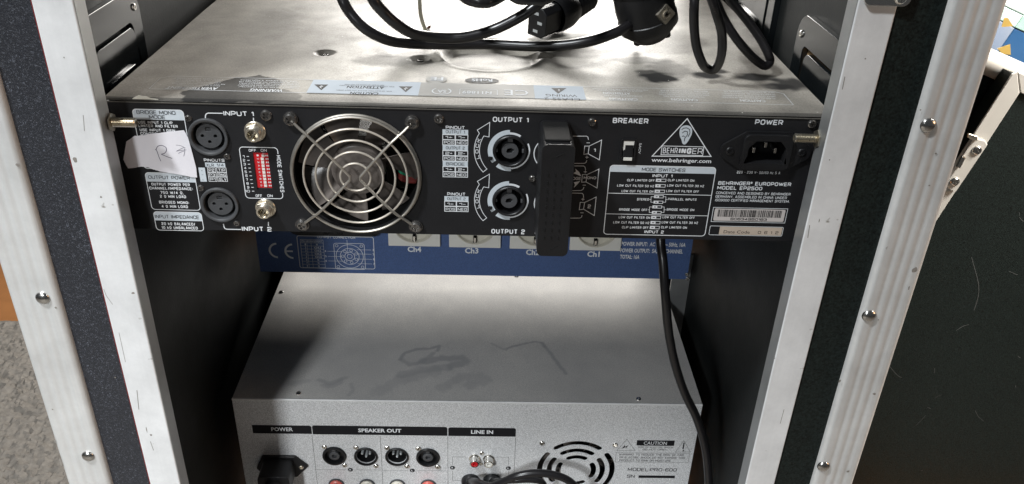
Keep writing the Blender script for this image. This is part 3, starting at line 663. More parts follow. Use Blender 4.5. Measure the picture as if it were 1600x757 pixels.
# output pinouts
def pintable(x0, x1, y0, rows, yh, title, tx0, tx1, ty):
    T(wh, A, title, tx0, tx1, ty, 5, .03); a = U(x0, y0); b = U(x1, y0); v = a[1]
    for j, row in enumerate(rows):
        v1 = U((x0 + x1) / 2, y0 + yh * (j + 1))[1]
        if isinstance(row, str):
            gr.rect(a[0], b[0], v1, v); um = (a[0] + b[0]) / 2; hw = 0.0058
            dk.square(row, (um - hw, v1 + .0008), (2 * hw, 0), (0, .0020), .12, .00014)
        else:
            um = (a[0] + b[0]) / 2
            for k in (0, 1):
                l = a[0] if k == 0 else um; r = um if k == 0 else b[0]
                wh.stroke([(l + .00015, v - .00015), (r - .00015, v - .00015), (r - .00015, v1 + .00015), (l + .00015, v1 + .00015)], .00045, closed=True)
                hw = .0030 if len(row[k]) == 3 else .0022
                wh.square(row[k], ((l + r) / 2 - hw, v1 + .00075), (2 * hw, 0), (0, .0019), .17)
        v = v1
pintable(691.3, 731.5, 202.3, ['OUTPUT 1', ('1+', '1-'), ('POS', 'NEG'), 'OUTPUT 2', ('2+', '2-'), ('POS', 'NEG'), 'BRIDGE', ('1+', '2+'), ('POS', 'NEG')], 8.32, 'PINOUT', 696.5, 726.2, 202)
pintable(694.3, 732, 306.6, ['OUTPUT 2', ('1+', '1-'), ('POS', 'NEG')], 8.1, 'PINOUT', 698.8, 727.2, 306.1)
T(wh, A, 'OUTPUT 1', 769.8, 826, 191.3, 8, .035); T(wh, A, 'OUTPUT 2', 767.5, 820, 365.8, 7.5, .035); T(wh, A, 'S', 835.5, 841, 366, 7.5, .035)
T(wh, A, 'BREAKER', 957, 1012.8, 193.2, 8.4, .035); T(wh, A, 'POWER', 1179, 1222.8, 195.4, 8.2, .035)
# LOCK arrows and the rings round the outlets
def lock(c):
    ro, ri = .0221, .0189
    pts = arc(c[0], c[1], ro, 150, 222, 18); inn = arc(c[0], c[1], ri, 222, 150, 18)
    def P(r, d): return (c[0] + r * math.cos(math.radians(d)), c[1] + r * math.sin(math.radians(d)))
    outline = [P(ro, 222)] + list(reversed(pts))[1:] + [P(ro + .0022, 147), P(.0225, 125), P(ri - .0030, 146)] + list(reversed(inn))
    wh.stroke(outline, .0004, closed=True)
    for i, ch in enumerate('LOCK'):
        d = 193 - i * 10.5; p = P((ro + ri) / 2, d); t = math.radians(d - 90)
        ex = (math.cos(t) * .0026, math.sin(t) * .0026); ey = (-math.sin(t) * .0021, math.cos(t) * .0021)
        wh.square(ch, (p[0] - ex[0] / 2 - ey[0] / 2, p[1] - ex[1] / 2 - ey[1] / 2), ex, ey, .18)
    gr.a = ('printed_ring', 'greyink', rear)
    gr.fill(arc(c[0], c[1], .0138, 92, 218, 26) + arc(c[0], c[1], .0108, 218, 92, 26), .00003)
    gr.fill(arc(c[0], c[1], .0138, 232, 274, 12) + arc(c[0], c[1], .0110, 274, 232, 12), .00003)
    wh.fill(arc(c[0], c[1], .0124, 274, 385, 24) + arc(c[0], c[1], .0115, 385, 274, 24)); wh.fill(arc(c[0], c[1], .0122, 58, 92, 8) + arc(c[0], c[1], .0108, 92, 58, 8))
lock(SP1); lock(SP2)
# arcs of the binding-post print that show beside the cover
for q in ((846, 240), (846, 318)):
    c = U(*q); wh.stroke(arc(c[0] + .0062, c[1], .0108, 120, 240, 20), .0006)
# bridge diagram right of the cover
PL = lambda *q: [U(*p) for p in q]
s = .00042
for pts in (PL((893, 213), (916.5, 213), (918.6, 214.5), (919.5, 218.8)), PL((895, 255.5), (913, 255.5), (915.5, 254.3), (917, 250.5)), PL((895, 259.4), (912, 259.6), (914.2, 261.5), (915, 266)), PL((893, 298.2), (908, 297.8), (911, 296), (912.4, 292.5)),
            PL((893, 301.8), (909.5, 302.3), (911.3, 304), (912, 309)), PL((888, 341), (906, 341), (908.5, 339.6), (909.5, 336.5))): wh.stroke(pts, s)
wh.stroke(PL((913.6, 228.5), (920.6, 228.5), (940, 219), (936.5, 250), (919, 240.5), (912.2, 241.5)), s, closed=True); wh.stroke(PL((920.6, 228.5), (919, 240.5)), s)
wh.stroke(PL((910, 273), (917.2, 273), (935.8, 264.5), (932.8, 294), (915.6, 284.5), (908.8, 284.9)), s, closed=True); wh.stroke(PL((917.2, 273), (915.6, 284.5)), s)
wh.stroke(PL((906.6, 316.4), (913.4, 316.6), (931.5, 308), (928.5, 337), (911.8, 327), (905, 328)), s, closed=True); wh.stroke(PL((913.4, 316.6), (911.8, 327)), s)
T(wh, A, '1', 927, 930.6, 238, 6, .04); T(wh, A, '2', 918, 923, 325.8, 6, .04)
a, b = U(912, 277), U(931.5, 277); wh.square('MONO', (a[0], a[1] - .0013), (b[0] - a[0], 0), (0, .0019), .2, .00014)
T(wh, A, 'BRIDGE', 884, 907.5, 281.3, 4.6, .02)
for q, k in (((919, 223.4), '-'), ((917, 246), '+'), ((914.4, 268.7), '+'), ((912.8, 289.6), '-'), ((910.8, 311.5), '+'), ((909.3, 332.7), '-')):
    c = U(*q); wh.rect(c[0] - .001, c[0] + .001, c[1] - .0002, c[1] + .0002)
    if k == '+': wh.rect(c[0] - .0002, c[0] + .0002, c[1] - .001, c[1] + .001)
wh.fill(PL((896, 271), (908, 275.5), (905, 269), (899, 264), (900, 268))); wh.fill(PL((896.5, 285), (906.5, 283), (902, 288.5), (896.5, 293.5), (898.5, 289)))
# maker's triangle
tri = PL((1073.7, 185.6), (1110.8, 244.7), (1019, 244.2)); wh.stroke(tri, .0006, closed=True)
bxl = box_from((1034.5, 228.8), (1098, 229.2), (1032.6, 242.4), (1099.8, 242.8)); wh.stroke([(bxl[0], bxl[3]), (bxl[1], bxl[3]), (bxl[1], bxl[2]), (bxl[0], bxl[2])], .00045, closed=True)
a = U(1035, 241); b = U(1055, 241); c = U(1081, 241); d = U(1097.5, 241); cap = bxl[2] - bxl[3] - .0019
vb = bxl[3] + .0009
wh.square('BEHR', (a[0], vb), (b[0] + .0013 - a[0], 0), (0, cap), .12); wh.square('ING', (b[0] + .0020, vb), (c[0] - b[0] - .0026, 0), (0, cap), .26); wh.square('ER', (c[0], vb), (d[0] - c[0], 0), (0, cap), .12)
ear = chaikin(PL((1061.5, 205), (1064, 198.5), (1070, 196), (1077, 196.5), (1081.5, 201), (1081.5, 209), (1078, 216), (1074, 223), (1070, 226.5), (1066, 225), (1065, 219), (1061.8, 213)), 2)
gr.a = ('printed_ear', 'greyink', rear)
gr.fill(ear, .00003); gr.a = ('header_bar', 'greyink', rear)
for q in (((1065, 203), (1068, 200.5), (1073, 200), (1077.5, 202.5), (1078, 208), (1075, 214)), ((1066, 208), (1070, 205), (1074, 206), (1074, 211), (1070, 216), (1069, 221)), ((1065.5, 213.5), (1068, 212.5), (1069.5, 214))): dk.stroke([tuple(p) for p in PL(*q)], .0004, .00014)
T(wh, A, 'www.behringer.com', 1017.5, 1111, 254.2, 6.4, .018, plain=True)
# mode switch table
mq = box_from((953.2, 259), (1119, 261.3), (943.2, 367), (1101.3, 368.2)); tbox(mq, U(1035, 270.4)[1], .0005, .0022)
T(dk, A, 'MODE SWITCHES', 1002.5, 1070.5, 268.2, 5.4, 0.005, .00014)
for y in (303.7, 336): v = U(1030, y)[1]; wh.stroke([(mq[0], v), (mq[1], v)], .0004)
T(wh, A, 'INPUT 1', 1019, 1050.5, 277.5, 5, .035); T(wh, A, 'INPUT 2', 1006.5, 1036.8, 365, 4.8, .035)
rows = [('CLIP LIMITER OFF', 979.5, 1022.8, 'CLIP LIMITER ON', 1043, 1084.5, 283.9, 1025.5, 1040.2), ('LOW CUT FILTER 50 HZ', 964, 1022, 'LOW CUT FILTER 30 HZ', 1042, 1100, 292.4, 1024.6, 1039), ('LOW CUT FILTER ON', 971, 1020.6, 'LOW CUT FILTER OFF', 1040.6, 1092, 301, 1023.5, 1038),
        ('STEREO', 995, 1013.8, 'PARALLEL INPUTS', 1043.5, 1088, 313.6, 0, 0), ('BRIDGE MODE OFF', 967, 1011.4, 'BRIDGE MODE ON', 1041.4, 1084.5, 329.8, 0, 0),
        ('LOW CUT FILTER ON', 966.5, 1015.5, 'LOW CUT FILTER OFF', 1035, 1085.5, 341.8, 1018, 1032), ('LOW CUT FILTER 50 HZ', 958, 1014.4, 'LOW CUT FILTER 30 HZ', 1033.6, 1090.5, 349.9, 1017, 1031), ('CLIP LIMITER OFF', 971.5, 1013.2, 'CLIP LIMITER ON', 1032.5, 1073, 357.5, 1016, 1029.8)]
def sym(x0, x1, y, h=4.4):
    p, q = U(x0, y - h / 2), U(x1, y + h / 2); wh.stroke([p, (q[0], p[1]), q, (p[0], q[1])], .00035, closed=True); m = p[0] + (q[0] - p[0]) * .52
    wh.rect(p[0] + .0002, m, q[1] + .0002, p[1] - .0002); dk.rect(p[0] + .0008, m - .0009, (p[1] + q[1]) / 2 - .00025, (p[1] + q[1]) / 2 + .00025, .00014)
for l, a, b, r, c, d, y, s0, s1 in rows:
    T(wh, A, l, a, b, y, 3.7, .02); T(wh, A, r, c, d, y, 3.7, .02)
    if s0: sym(s0, s1, y - 1.8)
for y, x in ((312, 1022.6), (328, 1020)):
    sym(x, x + 13.5, y - 4.4, 4); sym(x - .8, x + 12.7, y + 4.2, 4)
    for k in (-1, 1):
        e = x + 6.3 + k * 11.5; i = x + 6.3 + k * 7; wh.stroke(PL((i, y - 4.4), (e, y - 4.4), (e - .4, y + 4.2), (i - .6, y + 4.2)), .0003); wh.stroke(PL((e, y), (e + k * 2.6, y)), .0003)
# right-hand block
T(wh, A, '220 - 230 V~ 50/60 Hz 5 A', 1151, 1218.7, 272, 4.2, .02)
T(wh, A, 'BEHRINGER® EUROPOWER', 1121.5, 1235.8, 290.2, 5.8, .035); T(wh, A, 'MODEL EP2500', 1120, 1190.6, 297, 5.6, .035)
for s, a, b, y in (('CONCEIVED AND DESIGNED BY BEHRINGER', 1118.2, 1235, 304.6), ('GERMANY. ASSEMBLED IN CHINA UNDER', 1117.4, 1229.3, 310.3), ('ISO9000 CERTIFIED MANAGEMENT SYSTEM.', 1116.8, 1233.2, 315.9)): T(wh, A, s, a, b, y, 4.0, .01)
q = box_from((1114, 324.8), (1231, 326), (1111.6, 346.8), (1226.3, 348.4)); wh.stroke([(q[0], q[3]), (q[1], q[3]), (q[1], q[2]), (q[0], q[2])], .00035, closed=True)
q2 = box_from((1109.5, 353.6), (1224.5, 355), (1107.6, 367.4), (1221, 369)); wh.stroke(rrect(q2[0], q2[1], q2[3], q2[2], .0008), .00035, closed=True)
# binding post side text by the breaker
p0 = U(999, 224); wh.letters('5ACV', p0, (0, -.0070), (.0014, 0), .0)
for mb_, nm, mt in ((wh, 'white_lettering', 'white'), (dk, 'dark_lettering', 'darkink')): kind(mb_.build(nm, mt, rear), 'stuff')
# serial and date stickers
b0 = (q[0] + .0012, q[1] - .0012, q[3] + .0008, q[2] - .0008)
st = MB(A.M).plate(rrect(b0[0], b0[1], b0[2], b0[3], .0008, 3), (), 0.00002, 0.0002).build('serial_label', 'sticker', rear)
mb = MB(A.M); u = b0[0] + .0022; rnd = random.Random(7)
while u < b0[1] - .0022:
    ww = rnd.choice((.0002, .0002, .0004, .0006)); mb.rect(u, u + ww, b0[2] + .0030, b0[3] - .0006, .0002 + 4e-5); u += ww + rnd.choice((.0002, .0003, .0005))
mb.square('S0634950183', (b0[0] + (b0[1] - b0[0]) * .24, b0[2] + .0006), ((b0[1] - b0[0]) * .52, 0), (0, .0018), .18, .00024)
kind(mb.build('barcode', 'darkink', st), 'stuff')
t0 = (q2[0] + (q2[1] - q2[0]) * .135, q2[1] - .0006, q2[3] + .0004, q2[2] - .0004)
st = MB(A.M).plate(rrect(*t0, .0002, 2), (), 0.00002, 0.0002).build('date_label', 'tan', rear)
mb = MB(A.M); wdt = t0[1] - t0[0]
mb.letters('Date Code', (t0[0] + wdt * .07, t0[2] + .0010), (wdt * .42, 0), (0, .0024), .0, .00024)
mb.square('0 6 1 2', (t0[0] + wdt * .62, t0[2] + .0011), (wdt * .33, 0), (0, .0021), .15, .00024, gap=.3)
kind(mb.build('date_lettering', 'darkink', st), 'stuff')
# --- XLR inputs
def xlr(c, scr, first=None):
    F = A.frame(*c)
    if first: o = dup(first, F, amp); return o
    mb = MB(); mb.lathe(0, 0, [(.0121, 0), (.0121, .0013), (.0117, .0018), (.0108, .0019), (.0100, .0014), (.0097, .0002), (.0097, -.0095), (.0001, -.0095)], 40)
    o = mb.build('xlr_socket', 'socket', amp, local=True, Mw=F, smooth=True)
    mb = MB(); hs = [circle(-.0039, .0002, .0011, 14), circle(.0039, .0002, .0011, 14), circle(0, -.0036, .0011, 14), [(-.0016, .0034), (.0016, .0034), (.0016, .0058), (-.0016, .0058)]]
    mb.plate(circle(0, 0, .0078, 36), hs, -.0090, -.0006); mb.box(-.0015, .0015, .0036, .0048, -.006, -.0012)
    mb.build('contact_insert', 'socket', o, local=True, Mw=F, bevel=.0003)
    MB().plate(circle(0, 0, .0077, 24), (), -.0094, -.0070).build('contact_floor', 'hole', o, local=True, Mw=F)
    mb = MB(); mb.box(-.0028, .0028, .0082, .0098, -.004, .0004); mb.build('release_tab', 'plast', o, local=True, Mw=F, bevel=.0003)
    return o
x1 = xlr(X1, None); x2 = xlr(X2, None, x1)
for q in ((294.5, 185.2), (355, 244.5)): screw(x1, A.frame(*U(*q)), .0022, .0011, 'screw')
for q in ((314, 294), (369.8, 348.8)): screw(x2, A.frame(*U(*q)), .0022, .0011, 'screw')
# --- jack inputs
jk = []
for q in ((398.6, 205.5), (415.3, 325.2)):
    F = A.frame(*U(*q))
    if jk: jk.append(dup(jk[0], F, amp)); continue
    mb = MB(); mb.lathe(0, 0, [(.0065, 0), (.0065, .0006), (.0062, .0009)], 28, capt=True); mb.lathe(0, 0, [(.0056, .0009), (.0059, .0012), (.0059, .0028), (.0054, .0033), (.0046, .0034)], 6, a0=.3)
    pr = []
    for i in range(7): pr += [(.0046, .0034 + i * .0005), (.0043, .0034 + (i + .5) * .0005)]
    mb.lathe(0, 0, [(.0046, .003)] + pr + [(.0042, .0072), (.0033, .0072), (.0032, -.002), (.0001, -.002)], 28)
    o = mb.build('jack_socket', 'brass', amp, local=True, Mw=F, smooth=True, auto=25); jk.append(o)
    mb = MB(); mb.box(-.0005, .0005, -.0032, .0032, -.002, .0030, Matrix.Rotation(-.5, 4, 'Z')); mb.build('jack_contact', 'brass', o, local=True, Mw=F)
    MB().plate(circle(0, 0, .0031, 20), (), -.0018, -.0010).build('jack_bore', 'hole', o, local=True, Mw=F)
# --- dip switch
mb = MB(A.M); mb.box(DIP[0], DIP[1], DIP[2] + .0012, DIP[3], -.0040, -.0006); dip = mb.build('dip_switch', 'red', amp)
MB(A.M).box(DIP[0] - .0002, DIP[1] + .0002, DIP[2] - .0001, DIP[2] + .0011, -.0040, -.0013).build('switch_frame', 'socket', dip)
mb = MB(A.M); wd = DIP[1] - DIP[0]; hh = (DIP[3] - DIP[2] - .0026) / 10
lev = None
for i in range(10):
    v = DIP[3] - .0009 - hh * (i + .5)
    on = i in (0,)
    F = A.frame(DIP[0] + wd * (.58 if not on else .66), v, -.0006)
    if lev is None: lev = MB().box(-.0009, .0009, -hh * .34, hh * .34, 0, .0006).build('switch_lever', 'sockw', dip, local=True, Mw=F)
    else: dup(lev, F, dip)
    mb.letters(str(i + 1), (DIP[0] + wd * .22, v + hh * .25), (0, -hh * .5), (wd * .13, 0), .0, -.0005)
    for k in (.79, .90): mb.rect(DIP[0] + wd * k, DIP[0] + wd * (k + .07), v - hh * .22, v + hh * .2, -.0005)
mb.letters('ON', (DIP[0] + wd * .60, DIP[3] - .0008), (wd * .2, 0), (0, .0006), .0, -.0005)
kind(mb.build('switch_lettering', 'white', dip), 'stuff')
# --- cooling fan
FF = A.frame(*FANC)
mb = MB(); mb.lathe(0, 0, [(.0386, -.001), (.0386, -.026)], 56); mb.plate(rrect(-.040, .040, -.040, .040, .004), [circle(0, 0, .0387, 56)], -.0060, -.0016)
fan = mb.build('cooling_fan', 'hole', amp, local=True, Mw=FF, smooth=True)
mb = MB(); mb.lathe(0, 0, [(.0170, -.022), (.0170, -.0075), (.0166, -.0062), (.0150, -.0056), (.0002, -.0056)], 40); mb.build('fan_hub', 'blade', fan, local=True, Mw=FF, smooth=True)
bl = None
def blade_mb():
    mb = MB(); vs, fs = [], []; nr, na = 7, 9
    for side in (0, 1):
        for i in range(nr):
            r = .0168 + (.0374 - .0168) * i / (nr - 1); span = math.radians(36 + 3 * i / (nr - 1))
            for k in range(na):
                t = k / (na - 1); a = (t - .5) * span - 0.14 * i / (nr - 1)
                vs.append((r * math.cos(a), r * math.sin(a), -.0200 + .0125 * t ** 1.25 - side * .0010))
    m = nr * na
    for i in range(nr - 1):
        for k in range(na - 1):
            a = i * na + k; fs.append((a, a + na, a + na + 1, a + 1)); fs.append((a + m + 1, a + na + 1 + m, a + na + m, a + m))
    ring = [k for k in range(na)] + [i * na + na - 1 for i in range(1, nr)] + [(nr - 1) * na + k for k in range(na - 2, -1, -1)] + [i * na for i in range(nr - 2, 0, -1)]
    for i in range(len(ring)): a, b = ring[i], ring[(i + 1) % len(ring)]; fs.append((a, b, b + m, a + m))
    return mb.add(vs, fs)
for i in range(7):
    F = FF @ Matrix.Rotation(math.radians(8 + i * 360 / 7), 4, 'Z')
    if bl is None:
        bl = blade_mb().build('fan_blade', 'blade', fan, local=True, Mw=F, smooth=True)
    else: dup(bl, F, fan)
# ribbon of wires seen behind the blades, a back wall of dust
for k, (mt, dx) in enumerate((('green', 0), ('green', .002), ('wirered', .004), ('wirered', .0058))):
    MB(FF).tube([(.022, -.0055 - dx * 1.3, -.034), (.0245, -.006 - dx * 1.3, -.025), (.029, -.008 - dx * 1.3, -.0245), (.0375, -.009 - dx * 1.3, -.0255)], .0014, 8, smooth=5).build('fan_wire', mt, fan)
MB(FF).box(.012, .040, -.037, .037, -.060, -.058).build('heat_sink_plate', 'bladeedge', fan)
# --- fan guard: five rings, two bent struts, four screws
gd_o = None
mb = MB(FF); mb.tube([(p[0], p[1], .0030) for p in circle(0, 0, .0392, 64)], .0009, 8, closed=True); mb.tube([(p[0], p[1], .0012) for p in circle(0, 0, .0400, 64)], .0008, 8, closed=True)
guard = mb.build('fan_guard', 'chromewire', amp, smooth=True)
for r in (.0320, .0246, .0170, .0093): MB(FF).tube([(p[0], p[1], .0040) for p in circle(0, 0, r, 56)], .00068, 8, closed=True).build('guard_ring', 'guard', guard, smooth=True)
S4 = [U(454.4, 184.8), U(644.2, 190), U(473, 350.2), U(650, 353)]
S4 = [(s_[0] - FANC[0], s_[1] - FANC[1]) for s_ in S4]
for a, b, sx in ((S4[0], S4[2], -1), (S4[1], S4[3], 1)):
    k = .0022 * sx
    pts = [(a[0] * .98, a[1] * .98, .0022), (a[0] * .86, a[1] * .86, .0036), (a[0] * .6, a[1] * .62, .0056), (k * 2.4, a[1] * .10, .0056), (k * 1.5, 0, .0056), (k * 2.4, b[1] * .10, .0056), (b[0] * .6, b[1] * .62, .0056), (b[0] * .86, b[1] * .86, .0036), (b[0] * .98, b[1] * .98, .0022)]
    MB(FF).tube(pts, .0009, 8, smooth=5).build('guard_strut', 'chromewire', guard, smooth=True)
for s_ in S4:
    mb = MB(); mb.lathe(0, 0, [(.0044, 0), (.0044, .0016), (.0030, .0018)], 20); mb.build('guard_foot', 'screw', guard, local=True, Mw=FF @ Matrix.Translation((s_[0], s_[1], 0)), smooth=True)
    screw(guard, FF @ Matrix.Translation((s_[0], s_[1], .0017)), .0040, .0018, 'screw')
# --- speakon outlets
sp = None
for c in (SP1, SP2):
    F = A.frame(*c)
    if sp: dup(sp, F, amp); continue
    mb = MB(); mb.lathe(0, 0, [(.0104, 0), (.0104, .0016), (.0100, .0020), (.0092, .0020), (.0088, .0016), (.0086, -.0105), (.0001, -.0105)], 40)
    sp = mb.build('speaker_outlet', 'plast', amp, local=True, Mw=F, smooth=True)
    mb = MB(); key = circle(0, 0, .0019, 14) ; mb.plate(circle(0, 0, .0052, 30), [[(-.0024, -.0009), (-.001, -.0017), (.001, -.0017), (.0016, -.0004), (.0026, .0002), (.002, .0012), (.0006, .0019), (-.0016, .0014)]], -.0100, .0002)
    mb.build('centre_post', 'socket', sp, local=True, Mw=F, bevel=.0004)
    MB().plate(circle(0, 0, .0050, 20), (), -.0100, -.0060).build('post_core', 'hole', sp, local=True, Mw=F)
    mb = MB(); mb.box(-.0016, .0016, .0060, .0086, -.006, .0006).box(-.0087, -.0076, -.001, .0014, -.006, .0006).box(.0074, .0087, -.0014, .001, -.006, .0002); mb.build('locking_key', 'socket', sp, local=True, Mw=F, bevel=.0003)
    mb = MB(); mb.box(-.0122, -.0100, -.0080, -.0058, .0001, .0010, Matrix.Rotation(-.15, 4, 'Z')); mb.build('lock_mark', 'plast', sp, local=True, Mw=F)
# --- black cover over the binding posts
cu0, cu1 = hit(846, 260, 1, -.0393).x, hit(897.5, 260, 1, -.0393).x
zt = -.0062; zb = hit(868, 402, 1, -.0393).z
pc_ = Plane((0, -.0385, 0), (1, 0, 0), (0, 0, 1))
mb = MB(pc_.M); mb.plate(rrect(cu0, cu1, zb, zt, .0035, 5), (), -.0380, 0); cov = mb.build('terminal_cover', 'plast', amp, bevel=.0018, bseg=3, smooth=True)
mb = MB(); mb.box(cu0 + .0014, cu1 - .0022, -.034, -.006, zt, zt + .0012); mb.build('cover_cap', 'capblk', cov, bevel=.0014, bseg=3, smooth=True)
mb = MB(pc_.M); um = (cu0 + cu1) / 2
for v, l in ((zt - .0065, .0055), (zb + .0060, .0050)): mb.tube([(um - l * .3, v - .0013, .0000), (um + l * .7, v + .0016, .0000)], .00028, 6)
for i in range(9):
    for kk in (-1, 0, 1):
        mb.box(um + kk * .0042 - .0004 - .0010, um + kk * .0042 + .0004 - .0010, zt - .020 - i * .0052, zt - .0178 - i * .0052, -.0001, .0004)
kind(mb.build('moulded_mark', 'capblk', cov), 'stuff')
# --- breaker
F = A.frame((BRK[0] + BRK[1]) / 2, (BRK[2] + BRK[3]) / 2); bw = (BRK[1] - BRK[0]) / 2; bh = (BRK[3] - BRK[2]) / 2
mb = MB(); mb.plate(rrect(-bw * 1.25, bw * 1.25, -bh * 1.12, bh * 1.12, .001), [rrect(-bw * .98, bw * .98, -bh * .98, bh * .98, .0005)], .0001, .0011); br = mb.build('breaker_switch', 'plast', amp, local=True, Mw=F, bevel=.0003)
mb = MB(); mb.add([(-bw * .82, -bh * .88, -.004), (bw * .82, -bh * .88, -.004), (bw * .82, -bh * .88, .0018), (-bw * .82, -bh * .88, .0018), (-bw * .82, bh * .5, .0002), (bw * .82, bh * .5, .0002), (bw * .82, bh * .5, -.004), (-bw * .82, bh * .5, -.004)],
    [(0, 1, 2, 3), (3, 2, 5, 4), (4, 5, 6, 7), (0, 3, 4, 7), (1, 6, 5, 2), (0, 7, 6, 1)]); mb.build('rocker', 'plast', br, local=True, Mw=F, bevel=.0004)
mb = MB(); mb.box(-bw * .84, bw * .84, bh * .52, bh * .92, -.002, .0008).box(-bw * .7, bw * .7, -bh * 1.0, -bh * .72, .0012, .0022).box(-bw * .84, -bw * .56, -bh * .05, bh * .515, -.002, .00075); mb.build('rocker_stripe', 'sockw', br, local=True, Mw=F)
# --- mains inlet
F = A.frame(*IEC)
lobe = [(-.0262, .0032)] + arc(-.0225, 0, .0058, 130, 230, 8) + [(-.0130, -.0128), (.0130, -.0128)] + arc(.0225, 0, .0058, -50, 50, 8) + [(.0130, .0138), (-.0130, .0138)]
lobe = arc(-.0225, 0, .0060, 118, 242, 8) + arc(-.0128, -.0100, .0030, 235, 270, 3) + arc(.0128, -.0100, .0030, 270, 305, 3) + arc(.0225, 0, .0060, -62, 62, 8) + arc(.0128, .0100, .0030, 55, 90, 3) + arc(-.0128, .0100, .0030, 90, 125, 3)
cav = [(-.0118, -.0070), (.0118, -.0070), (.0118, .0030), (.0075, .0078), (-.0075, .0078), (-.0118, .0030)]
mb = MB(); mb.plate(lobe, [cav], 0, .0016); inlet = mb.build('mains_inlet', 'plast', amp, local=True, Mw=F, bevel=.0005)
mb = MB(); mb.plate(rrect(-.0152, .0152, -.0112, .0118, .004, 4), [cav], .0016, .0040); mb.plate(rrect(-.0123, .0123, -.0088, .0088, .003, 4), [cav], -.014, .0001); mb.plate(rrect(-.0123, .0123, -.0088, .0088, .003, 4), (), -.016, -.0141); mb.build('inlet_shroud', 'plast', inlet, local=True, Mw=F, bevel=.0008, smooth=True)
for (a, b) in ((-.0066, -.0005), (0.0003, .0032), (.0070, -.0005)):
    MB().box(a - .0009, a + .0009, b - .0018, b + .0018, -.014, -.0015).build('inlet_pin', 'chrome', inlet, local=True, Mw=F, bevel=.0003)
for k in (-1, 1): screw(inlet, F @ Matrix.Translation((k * .0225, 0, .0016)), .0026, .0008, 'plast')
# --- loose panel screws
for q, r in (((416, 180.3), .0036), ((685.8, 185.5), .0032), ((831.9, 278.9), .0024), ((925, 190.7), .0027), ((1269, 193.8), .0030)): screw(rear, A.frame(*U(*q)), r, .0014, 'screw')
# --- lid lettering, read from the far side
tw, tg, tm, td = MB(TOP.M), Each(TOP.M, 'warning_label', 'lidlabel', cover), Each(TOP.M, 'printed_patch', 'lidpatch', cover), MB(TOP.M)
NT = 0.00024
def TT(mb, s, x0, x1, y, h, bold=0.0, n=NT):
    """lettering upside down on the lid: x0<x1, rows y-h .. y in the photo"""
    a = xy(x1, y); b = xy(x0, y); c = xy((x0 + x1) / 2, y - h)
    mb.letters(s, (-a.x, -max(a.y, b.y) - (c.y - max(a.y, b.y)) ), (a.x - b.x, 0), (0, c.y - (a.y + b.y) / 2), bold, n)
bl_, br_, tl_, tr_ = xy(226, 141.3), xy(1238, 163), xy(248, 121.5), xy(1220, 141.7)
yb_, yt_ = (bl_.y + br_.y) / 2, (tl_.y + tr_.y) / 2; xl_, xr_ = bl_.x + .002, br_.x
ch = .006
tw.stroke([(-xl_, -yb_), (-xr_, -yb_), (-xr_, -yt_ + ch * .7), (-xr_ + ch, -yt_), (-xl_ - ch, -yt_), (-xl_, -yt_ + ch * .7)], .00045, NT, closed=True)
def block(x0, x1, y0, y1, k, seed, lines):
    for i in range(k):
        y = y1 - (y1 - y0) * (i + .5) / k * 1.0; s_ = lines[i % len(lines)]
        rr_ = random.Random(seed + i); m = (x0 + x1) / 2; hw = (x1 - x0) / 2 * rr_.uniform(.78, 1.0)
        TT(tw, s_, m - hw, m + hw, y, (y1 - y0) / k * .62, 0.0)
Lw = ['TO REDUCE THE RISK OF FIRE OR ELECTRIC', 'SHOCK DO NOT EXPOSE THIS EQUIPMENT', 'TO RAIN OR MOISTURE. APPARATUS SHALL', 'NOT BE EXPOSED TO DRIPPING OR', 'SPLASHING LIQUIDS']
La = ['RISQUE DE CHOC ELECTRIQUE', 'NE PAS OUVRIR. NE PAS EXPOSER', 'CET APPAREIL A LA PLUIE', 'OU A L HUMIDITE', 'UTILISER UN FUSIBLE']
Lc = ['TO REDUCE THE RISK OF FIRE', 'REPLACE ONLY WITH SAME TYPE', 'FUSE. DISCONNECT SUPPLY CORD', 'BEFORE CHANGING FUSE', 'WARNING SEE MANUAL']
TT(tw, 'AVERTISSEMENT', 257, 339, 140.5, 4.2, .02); block(266, 352, 123.5, 136.5, 5, 1, La)
TT(tw, 'WARNING', 389, 441, 144, 4.2, .02); block(365, 474, 126.5, 139.5, 5, 9, Lw)
TT(tw, 'CAUTION', 953, 997, 157.5, 3.6, .02); block(938, 1010, 150.3, 153.8, 1, 4, Lc); TT(tw, 'ATTENTION', 943, 985, 148.5, 3.4, .02); block(925, 1012, 140.4, 144.6, 2, 14, La)
TT(tw, 'CAUTION', 1050, 1091, 158.6, 3.6, .02); block(1030, 1108, 142.6, 154.5, 4, 21, Lc)
TT(tw, 'CAUTION', 1158, 1197, 160.2, 3.6, .02); block(1125, 1216, 144.2, 156.4, 4, 33, Lw)
def quad(mb, pts, n): mb.fill([(-xy(*q).x, -xy(*q).y) for q in pts], n)
yy0, yy1 = yb_ + .0002, yt_ - .0002
def slab(mb, x0, x1, n): mb.rect(-x1, -x0, -yt_, -yb_, n)
sa0, sa1 = xy(482, 140).x, xy(655, 143).x; sb0, sb1 = xy(835, 147).x, xy(914, 149).x
slab(tg, sa0, sa1, NT + .00004); slab(tg, sb0, sb1, NT + .00004); slab(tm, sa1, sb0, NT + .00004)
TT(td, 'CAUTION', 546, 591, 149, 4.0, .02, NT + .0001); TT(td, 'ATTENTION', 541, 600, 139.6, 4.0, .02, NT + .0001)
for (x0, x1, y) in ((525, 612, 143.6), (538, 600, 134.5), (530, 616, 136.4)): TT(td, 'RISK OF ELECTRIC SHOCK DO NOT OPEN', x0, x1, y, 1.4, 0, NT + .0001)
